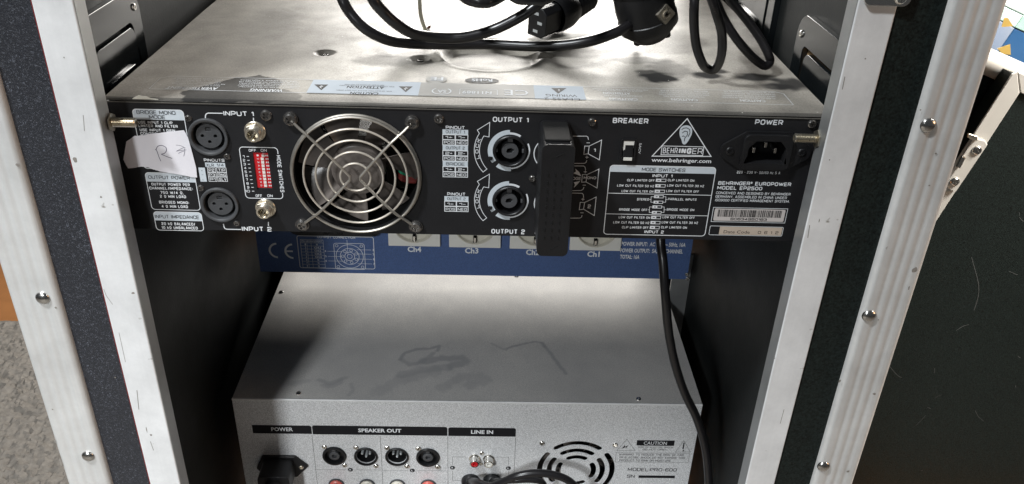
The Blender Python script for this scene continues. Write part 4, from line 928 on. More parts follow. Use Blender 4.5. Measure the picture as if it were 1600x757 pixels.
for (x, y) in ((502, 137.5), (634, 140.5)): quad(td, ((x - 11, y - 4.5), (x + 11, y - 4.3), (x, y + 4.6)), NT + .0001); quad(tw, ((x - 1.5, y - 3.5), (x + 3.5, y - 1.2), (x - .3, y - .4), (x + .6, y + 2.6), (x - 3, y - .8), (x + .5, y - 1.4)), NT + .00016)
TT(td, 'CLASS 2', 851, 907, 157.6, 3.6, 0, NT + .0001); TT(td, 'WIRING', 853, 902, 152.2, 3.6, 0, NT + .0001); quad(td, ((861, 138.6), (885, 138.8), (872, 147.5)), NT + .0001)
quad(tw, ((872.3, 141), (874.3, 141), (873.3, 145)), NT + .00016)
TT(tw, 'CE', 788, 826, 150.2, 8.5, 0, NT + .0001); TT(tw, 'N11889', 722, 768, 148, 4.5, .01, NT + .0001); TT(tw, 'SA', 683, 697, 146.2, 4.6, .02, NT + .0001)
e = xy(690, 143.5); tw.stroke(arc(-e.x, -e.y, .0058, -50, 230, 20), .0009, NT + .0001)
for i in (0, 1): pass
a_, b_ = xy(718, 148.5), xy(777, 141.5); tw.stroke(rrect(-b_.x, -a_.x, -b_.y, -a_.y, .0008), .00035, NT + .0001, closed=True)
for (x, y, rx, ry, s_) in ((682, 124.5, 16.5, 5.8, 'FE'), (753, 126.6, 26.5, 4.4, 'RoHS')):
    c = xy(x, y); ex = (xy(x + rx, y).x - xy(x - rx, y).x) / 2; ey = (xy(x, y - ry).y - xy(x, y + ry).y) / 2
    (tm if s_ == 'FE' else td).fill(circle(-c.x, -c.y, ex, 32, ey), NT); TT(tw, s_, x - rx * .62, x + rx * .62, y + ry * .45, ry * .95, .03, NT + .0001)
for mb_, nm, mt in ((td, 'dark_lettering', 'darkink'), (tw, 'white_lettering', 'faintink')): kind(mb_.build(nm, mt, cover), 'stuff')
fk = [xy(*q) for q in ((205, 157.5), (210, 153.5), (217, 150.2), (223, 151.5), (229, 151.8), (236, 155), (247, 157), (246, 158.5), (226, 158.2))]
MB(TOP.M).plate([(-p.x, -max(p.y, .0006)) for p in fk], (), .0001, .0005).build('peeled_flake', 'cream', cover)
# ================================================================== TORN PAPER NOTE
pp = [(193.5, 249), (198, 221), (211, 212), (228, 211), (231, 209.3), (246, 208), (262, 206), (288, 203.4), (291.5, 209), (294, 214), (300, 235), (307, 262), (308.5, 277), (300, 276.2), (285, 273), (265, 269.5), (250, 267.5), (240, 264.5), (232, 261), (222, 260), (213, 261.5), (205, 262.6), (200, 262), (197, 256)]
pu = [U(*q) for q in pp]
def note():
    rnd = random.Random(3); out = []
    for i in range(len(pu)):
        a, b = pu[i], pu[(i + 1) % len(pu)]; k = 5
        for j in range(k):
            t = j / k; jx = rnd.uniform(-.00022, .00022) if (i < 4 or i > 15) and j else 0
            out.append((a[0] + (b[0] - a[0]) * t + jx, a[1] + (b[1] - a[1]) * t + jx))
    o = MB(A.M).plate(out, (), .0005, .00072).build('torn_paper_note', 'paper')
    tag(o, 'torn white paper scrap with a handwritten R stuck over the printed labels', 'paper note')
    mb = MB(A.M); Z = lambda *q: [U(190 + x / 7.573, 165 + y / 7.573) for x, y in q]
    def pen(pts, wdt=.00036, k=5):
        P = [p.to_2d() for p in spline([V3((p[0], p[1], 0)) for p in pts], k)]
        mb.stroke([(p.x, p.y) for p in P], wdt, .00078)
    pen(Z((405, 512), (425, 540), (448, 605), (470, 655))); pen(Z((412, 522), (432, 480), (480, 468), (528, 492), (535, 530), (510, 562), (478, 572), (505, 585), (550, 604), (605, 621)), .00036, 6)
    pen(Z((648, 464), (700, 470), (762, 500)), .00022); pen(Z((652, 536), (700, 512), (745, 490)), .00022); pen(Z((652, 536), (700, 528), (770, 520)), .00022); pen(Z((676, 562), (710, 545), (742, 536)), .00022); pen(Z((748, 505), (752, 540), (740, 596)), .00025)
    kind(mb.build('handwriting', 'pen', o), 'stuff')
note()

# ================================================================== BLUE DIMMER UNIT
BY = 0.238; B = Plane((0, BY, 0), (1, 0, 0), (0, 0, 1)); bu = B.uv
dim = thing('power_distribution_unit', 'blue rack unit with white mains sockets half hidden below the black amplifier', 'power unit', (0.22, BY + .06, -0.268))
bz = bu(900, 433.5)[1]; bx0, bx1 = 0.0065, bu(1073, 438)[0]
bp_ = MB(B.M).plate([(bx0, bz), (bx1, bz), (bx1, bz + .0885), (bx0, bz + .0885)], (), -.0015, 0).build('rear_panel', 'blue', dim)
MB().box(bx0 + .0005, bx1 - .0005, BY + .0018, BY + .155, bz + .0005, bz + .088).build('housing', 'steelblk', dim)
MB().box(-.012, .452, BY + .156, BY + .160, bz, bz + .088).build('front_panel', 'steelblk', dim)
wh = MB(B.M)
T(wh, B, 'Ch4', 637, 658.3, 394.3, 8.8, .03, plain=True); T(wh, B, 'Ch3', 726.5, 747.5, 396.5, 9, .03, plain=True); T(wh, B, 'Ch2', 821.7, 842.5, 399, 9, .03, plain=True); T(wh, B, 'Ch1', 917.2, 936.6, 401.8, 9, .03, plain=True)
T(wh, B, 'POWER INPUT:  AC 220V ~ 50Hz, 16A', 970.5, 1071, 385.4, 6.6, .03, plain=True); T(wh, B, 'POWER OUTPUT:  5A, PER CHANNEL', 968.8, 1066.5, 395.7, 6.6, .03, plain=True); T(wh, B, 'TOTAL: 16A', 968.4, 998.8, 405, 6.6, .03, plain=True)
q0, q1 = bu(467, 400), bu(586, 421); q2_ = bu(525, 369.8); bxx = (q0[0], q1[0], q1[1] + .0002, q2_[1])
wh.stroke(rrect(*bxx, .002), .0006, closed=True); T(wh, B, 'OUTPUT CONNECTION', 496, 555, 373, 4.6, .0)
t0_, t1_ = bu(469, 374.5), bu(508.5, 418.5); tu0, tu1, tv1, tv0 = t0_[0], t1_[0], t0_[1], t1_[1]
wh.stroke([(tu0, tv0), (tu1, tv0), (tu1, tv1), (tu0, tv1)], .0003, closed=True)
for i in range(1, 10): v = tv1 + (tv0 - tv1) * i / 9.0; wh.stroke([(tu0, v), (tu1, v)], .00025) if i < 9 else None
for k in (.28, .46): wh.stroke([(tu0 + (tu1 - tu0) * k, tv0), (tu0 + (tu1 - tu0) * k, tv1 - (tv1 - tv0) / 9)], .00025)
hh_ = (tv1 - tv0) / 9
wh.letters('PIN ARRANGEMENT', (tu0 + .001, tv1 - hh_ * .82), ((tu1 - tu0) - .002, 0), (0, hh_ * .6))
for i, s_ in enumerate(('1', '2', '3', '4', '5', '6', '7', '8')):
    wh.letters(s_, (tu0 + (tu1 - tu0) * .18, tv1 - hh_ * (i + 1.85)), (.0010, 0), (0, hh_ * .65), .03)
    wh.letters(('N', 'CH.1', 'CH.2', 'CH.3', 'CH.4', 'N', 'N', 'N')[i], (tu0 + (tu1 - tu0) * (.58 if 0 < i < 5 else .68), tv1 - hh_ * (i + 1.85)), (.0065 if 0 < i < 5 else .0014, 0), (0, hh_ * .65), .03)
cc = bu(546.5, 401); sq = .0148
wh.stroke(rrect(cc[0] - sq, cc[0] + sq, cc[1] - sq, cc[1] + sq, .002), .0005, closed=True)
for r in (.0133, .0092, .0048): wh.stroke(circle(cc[0], cc[1], r, 36), .0005, closed=True)
for k in range(7): a = math.radians(25 + k * 360 / 7); wh.stroke(circle(cc[0] + .0070 * math.cos(a), cc[1] + .0070 * math.sin(a), .0014, 12), .0004, closed=True)
wh.stroke(circle(cc[0], cc[1], .0024, 16), .0004, closed=True)
for sx in (-1, 1):
    for sy in (-1, 1): wh.stroke(circle(cc[0] + sx * .0120, cc[1] + sy * .0120, .0014, 12), .0004, closed=True)
for dx, dy, s_ in ((-1, .0055, '4'), (-1, -.0003, '5'), (-1, -.0056, '6'), (1, .0078, '3'), (1, .0030, '2'), (1, -.0028, '8'), (1, -.0082, '7')):
    wh.stroke([(cc[0] + dx * .0074, cc[1] + dy), (cc[0] + dx * .0215, cc[1] + dy)], .00035)
    x_ = cc[0] + (dx * .0235 - .0008); wh.letters(s_, (x_, cc[1] + dy - .0011), (.0016, 0), (0, .0023), .02)
wh.stroke([(cc[0] - .0016, cc[1] + .002), (cc[0] - .0016, cc[1] + .0188)], .00035)
kind(wh.build('white_lettering', 'white', bp_), 'stuff')
ce = MB(B.M)
c1, c2 = bu(434, 391.8), bu(458.5, 393); r = .0078
ce.stroke(arc(c1[0], c1[1], r, 95, 265, 20), .0020); ce.stroke(arc(c2[0], c2[1], r, 95, 265, 20), .0020); ce.rect(c2[0] - r + .0006, c2[0] - .0006, c2[1] - .0009, c2[1] + .0009)
kind(ce.build('approval_mark', 'white', bp_), 'stuff')
# sockets
sk = None
for i, q in enumerate((648, 742, 836, 929)):
    dy = i * 2.25; c = bu(q, 382.6 + dy); F = B.frame(c[0], c[1])       # bottom edge of the socket plate, middle
    hw = .0252
    if sk: o = dup(sk, F, dim); continue
    mb = MB(); cen = .0245; mb.plate([(-hw, 0), (hw, 0), (hw, .05), (-hw, .05)], [circle(0, cen, .0200, 40)], 0, .0035); sk = mb.build('mains_socket', 'sockw', dim, local=True, Mw=F, bevel=.0006)
    mb = MB(); mb.lathe(0, cen, [(.0203, .0033), (.0203, .0044), (.0194, .0046), (.0190, .0036), (.0186, .0008), (.0001, .0006)], 40); mb.build('socket_well', 'cream', sk, local=True, Mw=F, smooth=True)
    mb = MB(); mb.box(-.0016, .0016, cen - .0188, cen - .0120, -.001, .0036); mb.build('earth_slot', 'hole', sk, local=True, Mw=F)
    mb = MB(); mb.box(-.0011, .0011, cen - .0172, cen - .0128, .0036, .0050).box(-.0011, .0011, cen - .0185, cen - .0176, .0036, .0046); mb.build('earth_clip', 'chrome', sk, local=True, Mw=F, bevel=.0003)
    mb = MB(); mb.lathe(-.0095, cen, [(.0024, .0010), (.0001, .0010)], 14); mb.lathe(.0095, cen, [(.0024, .0010), (.0001, .0010)], 14); mb.build('pin_hole', 'hole', sk, local=True, Mw=F)
# round multi-pin outlet whose lower rim peeks out under the amplifier
c = bu(525, 365)
mb = MB(B.M); mb.plate(rrect(c[0] - .046, c[0] + .046, c[1], c[1] + .055, .012), (), 0, .006); mo = mb.build('output_connector', 'plast', dim, bevel=.001)
for x in (462, 513, 533, 587): u_ = bu(x, 367); screw(mo, B.frame(u_[0], c[1] + .0038 if x != 462 else c[1] + .006, .006), .0030, .0014, 'plast')
for q in ((1077.5, 431.5), (1078.5, 438)): screw(dim, B.frame(bu(*q)[0] - .003, bu(*q)[1] + .002, 0), .0022, .0012, 'chrome')

# ================================================================== SILVER AMPLIFIER
SY, SZ = 0.11782, -0.32807; s0, s1 = 0.0023, 0.4323
sil = thing('silver_amplifier', 'silver amplifier with grilled fan at the bottom of the rack', 'amplifier', (0.217, SY + .14, SZ - .178))
S = Plane((0, SY, 0), (1, 0, 0), (0, 0, 1)); su = S.uv; SH, SD = .178, .275
def seg_d(p, a, b):
    ab = b - a; t = max(0, min(1, (p - a).dot(ab) / max(1e-9, ab.dot(ab)))); return (p - a - ab * t).length
def s_top():
    NX, NY = 330, 210
    xs = [s0 + (s1 - s0) * i / NX for i in range(NX + 1)]; ys = [SY + SD * j / NY for j in range(NY + 1)]
    vs, fs, dust = [], [], []; h2 = lambda px, py: hit(px, py, 2, SZ).to_2d()
    st = [([(625, 562), (632, 552), (650, 546), (672, 545), (686, 541), (684, 548)], .0022, .75), ([(626, 562), (640, 570), (660, 566), (676, 553)], .0030, .6), ([(660, 566), (690, 560), (722, 560), (728, 566), (705, 572)], .0055, .72), ([(628, 585), (660, 578), (700, 574)], .0060, .5), ([(590, 612), (630, 592), (680, 580)], .0080, .38),
          ([(690, 606), (720, 590), (750, 588), (760, 594), (735, 602)], .0070, .42), ([(792, 545), (800, 542), (822, 537), (836, 534), (848, 536), (852, 542)], .0016, .8), ([(846, 536), (860, 552), (876, 574), (884, 584)], .0022, .75), ([(768, 537), (784, 545), (792, 547)], .0014, .6),
          ([(498, 594), (515, 600), (540, 590)], .0030, .55), ([(505, 602), (520, 604), (532, 596)], .0035, .5), ([(548, 600), (552, 610), (545, 618)], .0022, .45), ([(455, 600), (480, 596)], .004, .35)]
    st = [([h2(*q) for q in P], w_, k) for P, w_, k in st]
    bx = [(min(q.x for q in P) - 3 * w_, max(q.x for q in P) + 3 * w_, min(q.y for q in P) - 3 * w_, max(q.y for q in P) + 3 * w_) for P, w_, k in st]
    for y in ys:
        for x in xs:
            p = Vector((x, y)); d = .72 + .2 * noise.noise(V3((x * 14, y * 14, 22))) + .12 * noise.noise(V3((x * 60, y * 60, 25)))
            for (P, w_, k), q in zip(st, bx):
                if q[0] < x < q[1] and q[2] < y < q[3]:
                    e = min(seg_d(p, P[i], P[i + 1]) for i in range(len(P) - 1)) / w_ + .45 * noise.noise(V3((x * 180, y * 180, 24)))
                    d *= 1 - k * (1 - sstep(.45, 1.2, e))
            vs.append((x, y, SZ + .0002 * noise.noise(V3((x * 10, y * 10, 3))))); dust.append(max(.02, d))
    for j in range(NY):
        for i in range(NX): a = j * (NX + 1) + i; fs.append((a, a + 1, a + NX + 2, a + NX + 1))
    o = MB().add(vs, fs).build('top_cover', 'silvtop', sil, smooth=True); o.data.attributes.new('dust', 'FLOAT', 'POINT').data.foreach_set('value', dust); return o
stc = s_top()
FG = su(899.6, 735.5)
slots = []
for r in (.0172, .0258, .0352):
    half = {.0172: 27, .0258: 33, .0352: 36}[r]; wd_ = .0026
    for q in (0, 90, 180, 270):
        if r == .0172 and False: continue
        m = q; a = arc(FG[0], FG[1], r + wd_, m - half, m + half, 14); b = arc(FG[0], FG[1], r - wd_, m + half, m - half, 14)
        e1 = arc(FG[0] + r * math.cos(math.radians(m + half)), FG[1] + r * math.sin(math.radians(m + half)), wd_, m + half, m + half + 180, 6)[1:-1]
        e0 = arc(FG[0] + r * math.cos(math.radians(m - half)), FG[1] + r * math.sin(math.radians(m - half)), wd_, m - half + 180, m - half + 360, 6)[1:-1]
        slots.append(a + e1 + b + e0)
slots += [circle(*su(*q), .0090, 28) for q in ((522.6, 712.2), (571.8, 713.2), (620.3, 713.6), (668.7, 714.6))]
srear = MB(S.M).plate([(s0, SZ - SH), (s1, SZ - SH), (s1, SZ - .0004), (s0, SZ - .0004)], slots, -.0012, 0).build('rear_panel', 'silver', sil)
MB().tube([(s0, SY + .0006, SZ - .0006), (s1, SY + .0006, SZ - .0006)], .0011, 10).build('folded_edge', 'alu', sil, smooth=True)  # paler than the cover: the highlight along the fold is in its colour
mb = MB(); mb.box(s0, s0 + .0012, SY + .0013, SY + SD, SZ - SH, SZ - .0006).box(s1 - .0012, s1, SY + .0013, SY + SD, SZ - SH, SZ - .0006).box(s0, s1, SY + .0013, SY + SD, SZ - SH - .0012, SZ - SH); mb.build('housing', 'silver', sil)
MB().box(-.012, .452, SY + SD, SY + SD + .004, SZ - SH, SZ).build('front_panel', 'steelblk', sil)
mb = MB(S.frame(*FG)); mb.lathe(0, 0, [(.039, -.004), (.039, -.024), (.001, -.024)], 40); mb.lathe(0, 0, [(.0001, -.010), (.0160, -.010), (.0160, -.022)], 30); fn = mb.build('cooling_fan', 'hole', sil, smooth=True)
bb = None
for i in range(7):
    F = S.frame(*FG) @ Matrix.Rotation(i * 2 * math.pi / 7, 4, 'Z'); bb = dup(bl, F, fn)
wh, dk = MB(S.M), MB(S.M)
hb = Each(S.M, 'header_bar', 'darkink', srear)
def bar(x0, x1, y0, y1, only): a, b = su(x0, (y0 + y1) / 2), su(x1, (y0 + y1) / 2); m = (x0 + x1) / 2; hb.fill(rrect(a[0], b[0], su(m, y1)[1], su(m, y0)[1], .0022, only=only))
bar(394.5, 486.8, 664.8, 677.8, (0,)); bar(488.2, 699, 666.2, 680, (0, 1)); bar(700.5, 806, 668.7, 682, (0, 1))
T(wh, S, 'POWER', 424.3, 458, 674, 6, .02, .00014, plain=True); T(wh, S, 'SPEAKER OUT', 559.8, 627.2, 676, 6, .03, .00014, plain=True); T(wh, S, 'LINE IN', 736, 770.5, 678.3, 6, .03, .00014, plain=True)
zlo = SZ - .150
for x, y in ((487.4, 680), (594, 682), (699.6, 682), (805.8, 684)): p = su(x, y); dk.stroke([(p[0], p[1]), (p[0], zlo)], .0003)
for (x0, x1, y) in ((491.5, 541, 734), (554, 595, 734.3), (597, 637, 735), (652, 698, 735.6)): p, q = su(x0, y), su(x1, y); dk.stroke([(p[0], p[1]), (q[0], p[1])], .00025)
for x, y, s_ in ((547.6, 734.2, 'R'), (644.3, 735.4, 'L'), (707, 731, 'R'), (794.4, 731.8, 'L')): p = su(x, y); dk.fill(circle(p[0], p[1], .0024, 18)); wh.letters(s_, (p[0] - .0009, p[1] - .0011), (.0018, 0), (0, .0022), .02, .00016)
for (x0, y0, x1, y1) in ((707, 714, 728, 714), (774, 714.5, 795, 714.5), (707, 751, 727, 751)): p, q = su(x0, y0), su(x1, y1); dk.stroke([(p[0], p[1]), (q[0], p[1])], .00025)
for x in (707, 795): p = su(x, 714); q = su(x, 727); dk.stroke([p, (p[0], q[1])], .00025); p = su(x, 736); dk.stroke([p, (p[0], p[1] - .012)], .00025)
# caution block
p, q = su(995.5, 688), su(1053, 697); hb.rect(p[0], q[0], q[1], p[1]); T(wh, S, 'CAUTION', 1005.5, 1041.5, 695.3, 5.2, .0, .00014, plain=True)
def tri_(x0, x1, xm, yt, yb): dk.stroke([su(xm, yt), su(x1, yb), su(x0, yb)], .0003, closed=True)
tri_(963.5, 992.5, 979.5, 686.5, 704.5); tri_(1055.5, 1078.8, 1068.5, 688.5, 706.5)
dk.fill([su(*z) for z in ((971, 701.5), (976.5, 695.5), (976.5, 698.5), (982, 695.5), (978, 701), (978, 698.8))]); dk.rect(su(1066.5, 0)[0] if False else su(1066.8, 698)[0], su(1068.8, 698)[0], su(1068, 702)[1], su(1068, 692)[1]); dk.rect(su(1066.8, 704)[0], su(1068.8, 704)[0], su(1068, 705.4)[1], su(1068, 703.4)[1])
T(dk, S, 'RISK OF ELECTRIC SHOCK', 997, 1052, 700.3, 2.2, 0); T(dk, S, 'DO NOT OPEN', 1004, 1042, 704, 2.4, 0.01)
p, q = su(962.8, 707.5), su(1075, 723); dk.stroke([p, (q[0], p[1]), q, (p[0], q[1])], .00025, closed=True)
for s_, a, b, y in (('WARNING: TO REDUCE THE RISK OF FIRE', 967, 1069, 712.3), ('OR ELECTRIC SHOCK DO NOT EXPOSE THIS', 967.5, 1070, 716.9), ('PRODUCT TO RAIN OR MOISTURE', 967.5, 1048, 721.3)): T(dk, S, s_, a, b, y, 3, .0)
T(dk, S, 'MODEL:PRO-600', 980.5, 1057, 736.6, 5, .01); T(dk, S, 'SN', 979, 991.5, 746.8, 5, .01); p, q = su(998, 743), su(1054, 747.4); dk.rect(p[0], q[0], q[1], p[1])
kind(dk.build('black_print', 'darkink', srear), 'stuff'); kind(wh.build('white_lettering', 'white', srear), 'stuff')
# connectors
spk = xm = None
for x, y, k in ((522.6, 712.2, 's'), (571.8, 713.2, 'x'), (620.3, 713.6, 'x'), (668.7, 714.6, 's')):
    F = S.frame(*su(x, y))
    if k == 's':
        if spk: o = dup(spk, F, sil)
        else:
            mb = MB(); mb.lathe(0, 0, [(.0113, 0), (.0113, .0014), (.0108, .0020), (.0092, .0022), (.0088, .0012), (.0086, -.0035), (.0001, -.0035)], 36); spk = o = mb.build('speaker_outlet', 'plast', sil, local=True, Mw=F, smooth=True)
            mb = MB(); mb.lathe(0, 0, [(.0050, -.0035), (.0050, .0008), (.0046, .0011), (.0023, .0011), (.0021, -.002), (.0001, -.002)], 24); mb.build('centre_post', 'socket', o, local=True, Mw=F, smooth=True)
            mb = MB(); mb.box(-.0016, .0016, .0062, .0086, -.002, .0012); mb.build('locking_key', 'socket', o, local=True, Mw=F)
    else:
        if xm: o = dup(xm, F, sil)
        else:
            mb = MB(); mb.lathe(0, 0, [(.0112, 0), (.0112, .0014), (.0107, .0019), (.0096, .0018), (.0092, .0006), (.0088, -.0100), (.0001, -.0100)], 36); xm = o = mb.build('xlr_socket', 'plast', sil, local=True, Mw=F, smooth=True)
            for a, b in ((-.0036, .0022), (.0036, .0022), (0, -.0014)): MB().lathe(a, b, [(.0012, -.0100), (.0012, -.0012), (.0007, -.0004), (.0001, -.0003)], 12).build('contact_pin', 'contact', o, local=True, Mw=F, smooth=True)
    for dx, dy in ((-15.6, -13.8), (16, 15)): screw(o, S.frame(*su(x + dx, y + dy)), .0026, .0013, 'chrome')
post = {}
for x, y, k in ((525.5, 753, 'redsoft'), (573.6, 753.6, 'cream'), (621, 754, 'cream'), (669.3, 754.2, 'redsoft')):
    c = su(x, y); F = S.frame(c[0], c[1] - .0035)
    if k in post: dup(post[k], F, sil); continue
    mb = MB(); mb.lathe(0, 0, [(.0066, 0), (.0066, .003), (.0058, .0036), (.0058, .0052), (.0064, .0056), (.0066, .0120), (.0060, .0128), (.0052, .0132), (.0052, .0150), (.0024, .0152), (.0023, .008), (.0001, .008)], 24); post[k] = mb.build('binding_post', k, sil, local=True, Mw=F, smooth=True)
    MB().lathe(0, 0, [(.0078, 0), (.0078, .0012), (.0066, .0014)], 24).build('post_washer', 'socket', post[k], local=True, Mw=F, smooth=True)
for x, y, k in ((741.5, 716.3, 'red'), (763.5, 716.8, 'sockw')):
    F = S.frame(*su(x, y)); mb = MB(); mb.lathe(0, 0, [(.0054, 0), (.0054, .0010), (.0044, .0012), (.0044, .0080), (.0040, .0084), (.0033, .0084), (.0033, .004), (.0001, .004)], 24); o = mb.build('phono_socket', 'chrome', sil, local=True, Mw=F, smooth=True)
    MB().lathe(0, 0, [(.0032, .004), (.0032, .0078), (.0014, .0080), (.0013, .005), (.0001, .005)], 20).build('phono_insert', k, o, local=True, Mw=F, smooth=True)
    MB().lathe(0, 0, [(.0012, .005), (.0012, .0052), (.0001, .0053)], 12).build('phono_hole', 'hole', o, local=True, Mw=F)
for q in ((752.8, 708), (751.3, 724.6)): screw(srear, S.frame(*su(*q)), .0023, .0012, 'chrome')
jb = None
for x, y in ((735.5, 751.5), (769, 751.5)):
    F = S.frame(*su(x, y))
    if jb: dup(jb, F, sil); continue
    mb = MB(); mb.lathe(0, 0, [(.0092, 0), (.0092, .002), (.0080, .0052), (.0062, .0070), (.0042, .0072), (.0038, .0008), (.0001, .0008)], 24); jb = mb.build('jack_socket', 'plast', sil, local=True, Mw=F, smooth=True)
for q in ((847, 692.6), (961, 695.2)): screw(srear, S.frame(*su(*q)), .0027, .0013, 'chrome')
for px, py in ((466.5, 615), (997.5, 624)): p = hit(px, py, 2, SZ); screw(stc, Plane(p, (-1, 0, 0), (0, -1, 0)).M, .0024, .0010, 'chrome')
for px, py in ((439.5, 456.8), (807, 431.5)): p = hit(px, py, 2, SZ); screw(stc, Plane(p, (-1, 0, 0), (0, -1, 0)).M, .0024, .0010, 'screw')
# mains plug in the power inlet of the silver unit
c = su(444, 726); F = S.frame(c[0], c[1])
fl = [(-.0260, -.0030), (-.0190, -.0130), (.0120, -.0135), (.0235, 0.0), (.0120, .0125), (-.0190, .0125)]
mb = MB(); mb.plate(fl, (), 0, .0030); inl = mb.build('mains_inlet', 'plast', sil, local=True, Mw=F, bevel=.001)
screw(inl, F @ Matrix.Translation((.0168, -.0005, .003)), .0023, .0010, 'brass')
plug = thing('mains_plug', 'black mains plug pushed into the silver amplifier inlet, in the shade of the left wall', 'plug', F @ V3((-.002, -.001, .003)))
mb = MB(); mb.plate(rrect(-.0185, .0105, -.0130, .0095, .004, 4), (), .003, .026); mb.build('plug_body', 'plast', plug, local=True, Mw=F, bevel=.002, bseg=3, smooth=True)
mb = MB(); mb.lathe(-.004, -.003, [(.0095, .024), (.0085, .030), (.0070, .034), (.0068, .042), (.0001, .043)], 20); mb.build('strain_relief', 'rubber', plug, local=True, Mw=F, smooth=True)
p0 = F @ V3((-.004, -.003, .040))
MB().tube([p0, p0 + V3((.000, -.012, -.006)), p0 + V3((.001, -.018, -.03)), p0 + V3((.004, -.010, -.08)), p0 + V3((.006, .0, -.16)), p0 + V3((.004, .01, -.30))], .0039, 12, smooth=6).build('cord', 'rubber', plug, smooth=True)

# ================================================================== CABLES
def cable(name, pts, r, label, mt='rubber', group=None, seg=12):
    o = MB().tube(pts, r, seg, smooth=8).build(name, mt, smooth=True, auto=80); tag(o, label, 'cable', group); return o
Hz = lambda px, py, z: hit(px, py, 2, z)
Hy = lambda px, py, y: hit(px, py, 1, y)
# cord that runs down the right of the rack, in front of the blue and silver units
cable('mains_cable', [Hy(1032, 372, .078) + V3((-.001, .030, .052)), Hy(1032, 372, .078) + V3((-.001, .008, .030)), Hy(1032, 372, .076), Hy(1036, 410, .066), Hy(1039.5, 460, .058), Hy(1045, 520, .055), Hy(1055, 570, .055), Hy(1070, 615, .056), Hy(1089, 655, .057), Hy(1102, 700, .056), Hy(1107, 745, .054), Hy(1107, 790, .052), Hy(1100, 850, .05)], .0036,
      'black mains cable hanging down past the right end of the blue unit')
# audio lead looping out of the line input
cable('audio_cable', [Hy(735, 752, SY - .006), Hy(746, 754, SY - .022), Hy(764, 760, SY - .035), Hy(784, 754, SY - .040), Hy(808, 744, SY - .042), Hy(838, 739.5, SY - .042), Hy(868, 743, SY - .042), Hy(892, 754, SY - .042), Hy(905, 775, SY - .04), Hy(905, 830, SY - .04)], .0036,
      'black audio lead arching in front of the silver amplifier fan grille')
cable('audio_cable', [Hy(769, 752, SY - .006), Hy(780, 752, SY - .02), Hy(800, 751, SY - .028), Hy(830, 750, SY - .028), Hy(848, 755, SY - .028), Hy(852, 775, SY - .028), Hy(850, 830, SY - .03)], .0030, 'thin black audio lead under the arching one by the line input')
# --- loose mains lead coiled above the lid
lead = thing('power_lead', 'coiled black power lead with two plugs lying on the dusty amplifier lid', 'power lead', (.24, .12, .004))
def ease(pts):
    """extra points on the long free stretches, so the curve does not overshoot there"""
    out = [pts[0]]
    for i in range(1, len(pts)):
        p, q = pts[i - 1], pts[i]
        if (q - p).length > .09: out += [p.lerp(q, t) for t in ((.4, .7, .9, .96) if i == 1 else (.04, .1, .3, .6))]
        out.append(q)
    return out
def lead_part(pts, r=.0038): return MB().tube(ease(pts), r, 12, smooth=8).build('cord', 'rubber', lead, smooth=True, auto=80)
HK = V3((.27, .33, .33))
lead_part([HK + V3((-.03, .01, 0)), Hz(523, -40, .05), Hz(533, -6, .042), Hz(547, 20, .032), Hz(571, 45, .022), Hz(604, 62, .013), Hz(640, 68, .007), Hz(690, 69.5, .0048), Hz(760, 69.5, .0046), Hz(830, 72.5, .006), Hz(880, 71, .009), Hz(920, 65, .013), Hz(952, 55, .017), Hz(978, 43, .021), Hz(992, 30, .024)])
lead_part([HK + V3((-.02, 0, 0)), Hz(572, -40, .06), Hz(581, -5, .05), Hz(598, 18, .040), Hz(622, 39, .030), Hz(650, 54, .021), Hz(690, 59.5, .016), Hz(730, 58, .017), Hz(770, 47, .022), Hz(806, 30, .030), Hz(834, 12, .038), Hz(856, -8, .046), Hz(880, -40, .060), HK + V3((0, .01, 0))])
lead_part([HK + V3((-.01, .02, 0)), Hz(690, -45, .05), Hz(722, -8, .05), Hz(740, 1.5, .05), Hz(755, 3.5, .05), Hz(770, 1, .05), Hz(800, -14, .05), Hz(835, -20, .05), Hz(866, -50, .06), HK + V3((.005, .02, 0))])
lead_part([HK + V3((-.005, 0, 0)), Hz(790, -22, .055), Hz(806, -3.5, .052), Hz(830, -1, .052), Hz(856, -3, .052), Hz(884, -30, .06), HK + V3((.01, 0, 0))], .0036)
lead_part([HK + V3((.012, .01, 0)), Hz(1088, -40, .07), Hz(1085, 0, .058), Hz(1084.5, 40, .042), Hz(1088, 72, .028), Hz(1096, 96, .017), Hz(1102, 105.5, .0115), Hz(1111, 109.5, .0095), Hz(1120, 105, .0125), Hz(1127.5, 84, .025), Hz(1127.5, 52, .040), Hz(1119, 20, .055), Hz(1108, -14, .068), Hz(1100, -50, .080), HK + V3((.015, 0, 0))], .0030)
lead_part([HK + V3((.017, .015, 0)), Hz(1100, -45, .07), Hz(1116, -4, .055), Hz(1131, 30, .040), Hz(1150, 60, .028), Hz(1172, 86, .017), Hz(1190, 101, .0095), Hz(1198, 102.5, .0085), Hz(1203, 96, .0105), Hz(1200, 84, .016), Hz(1186, 58, .026), Hz(1164, 28, .038), Hz(1140, -2, .050), Hz(1118, -44, .067), HK + V3((.02, .005, 0))], .0030)
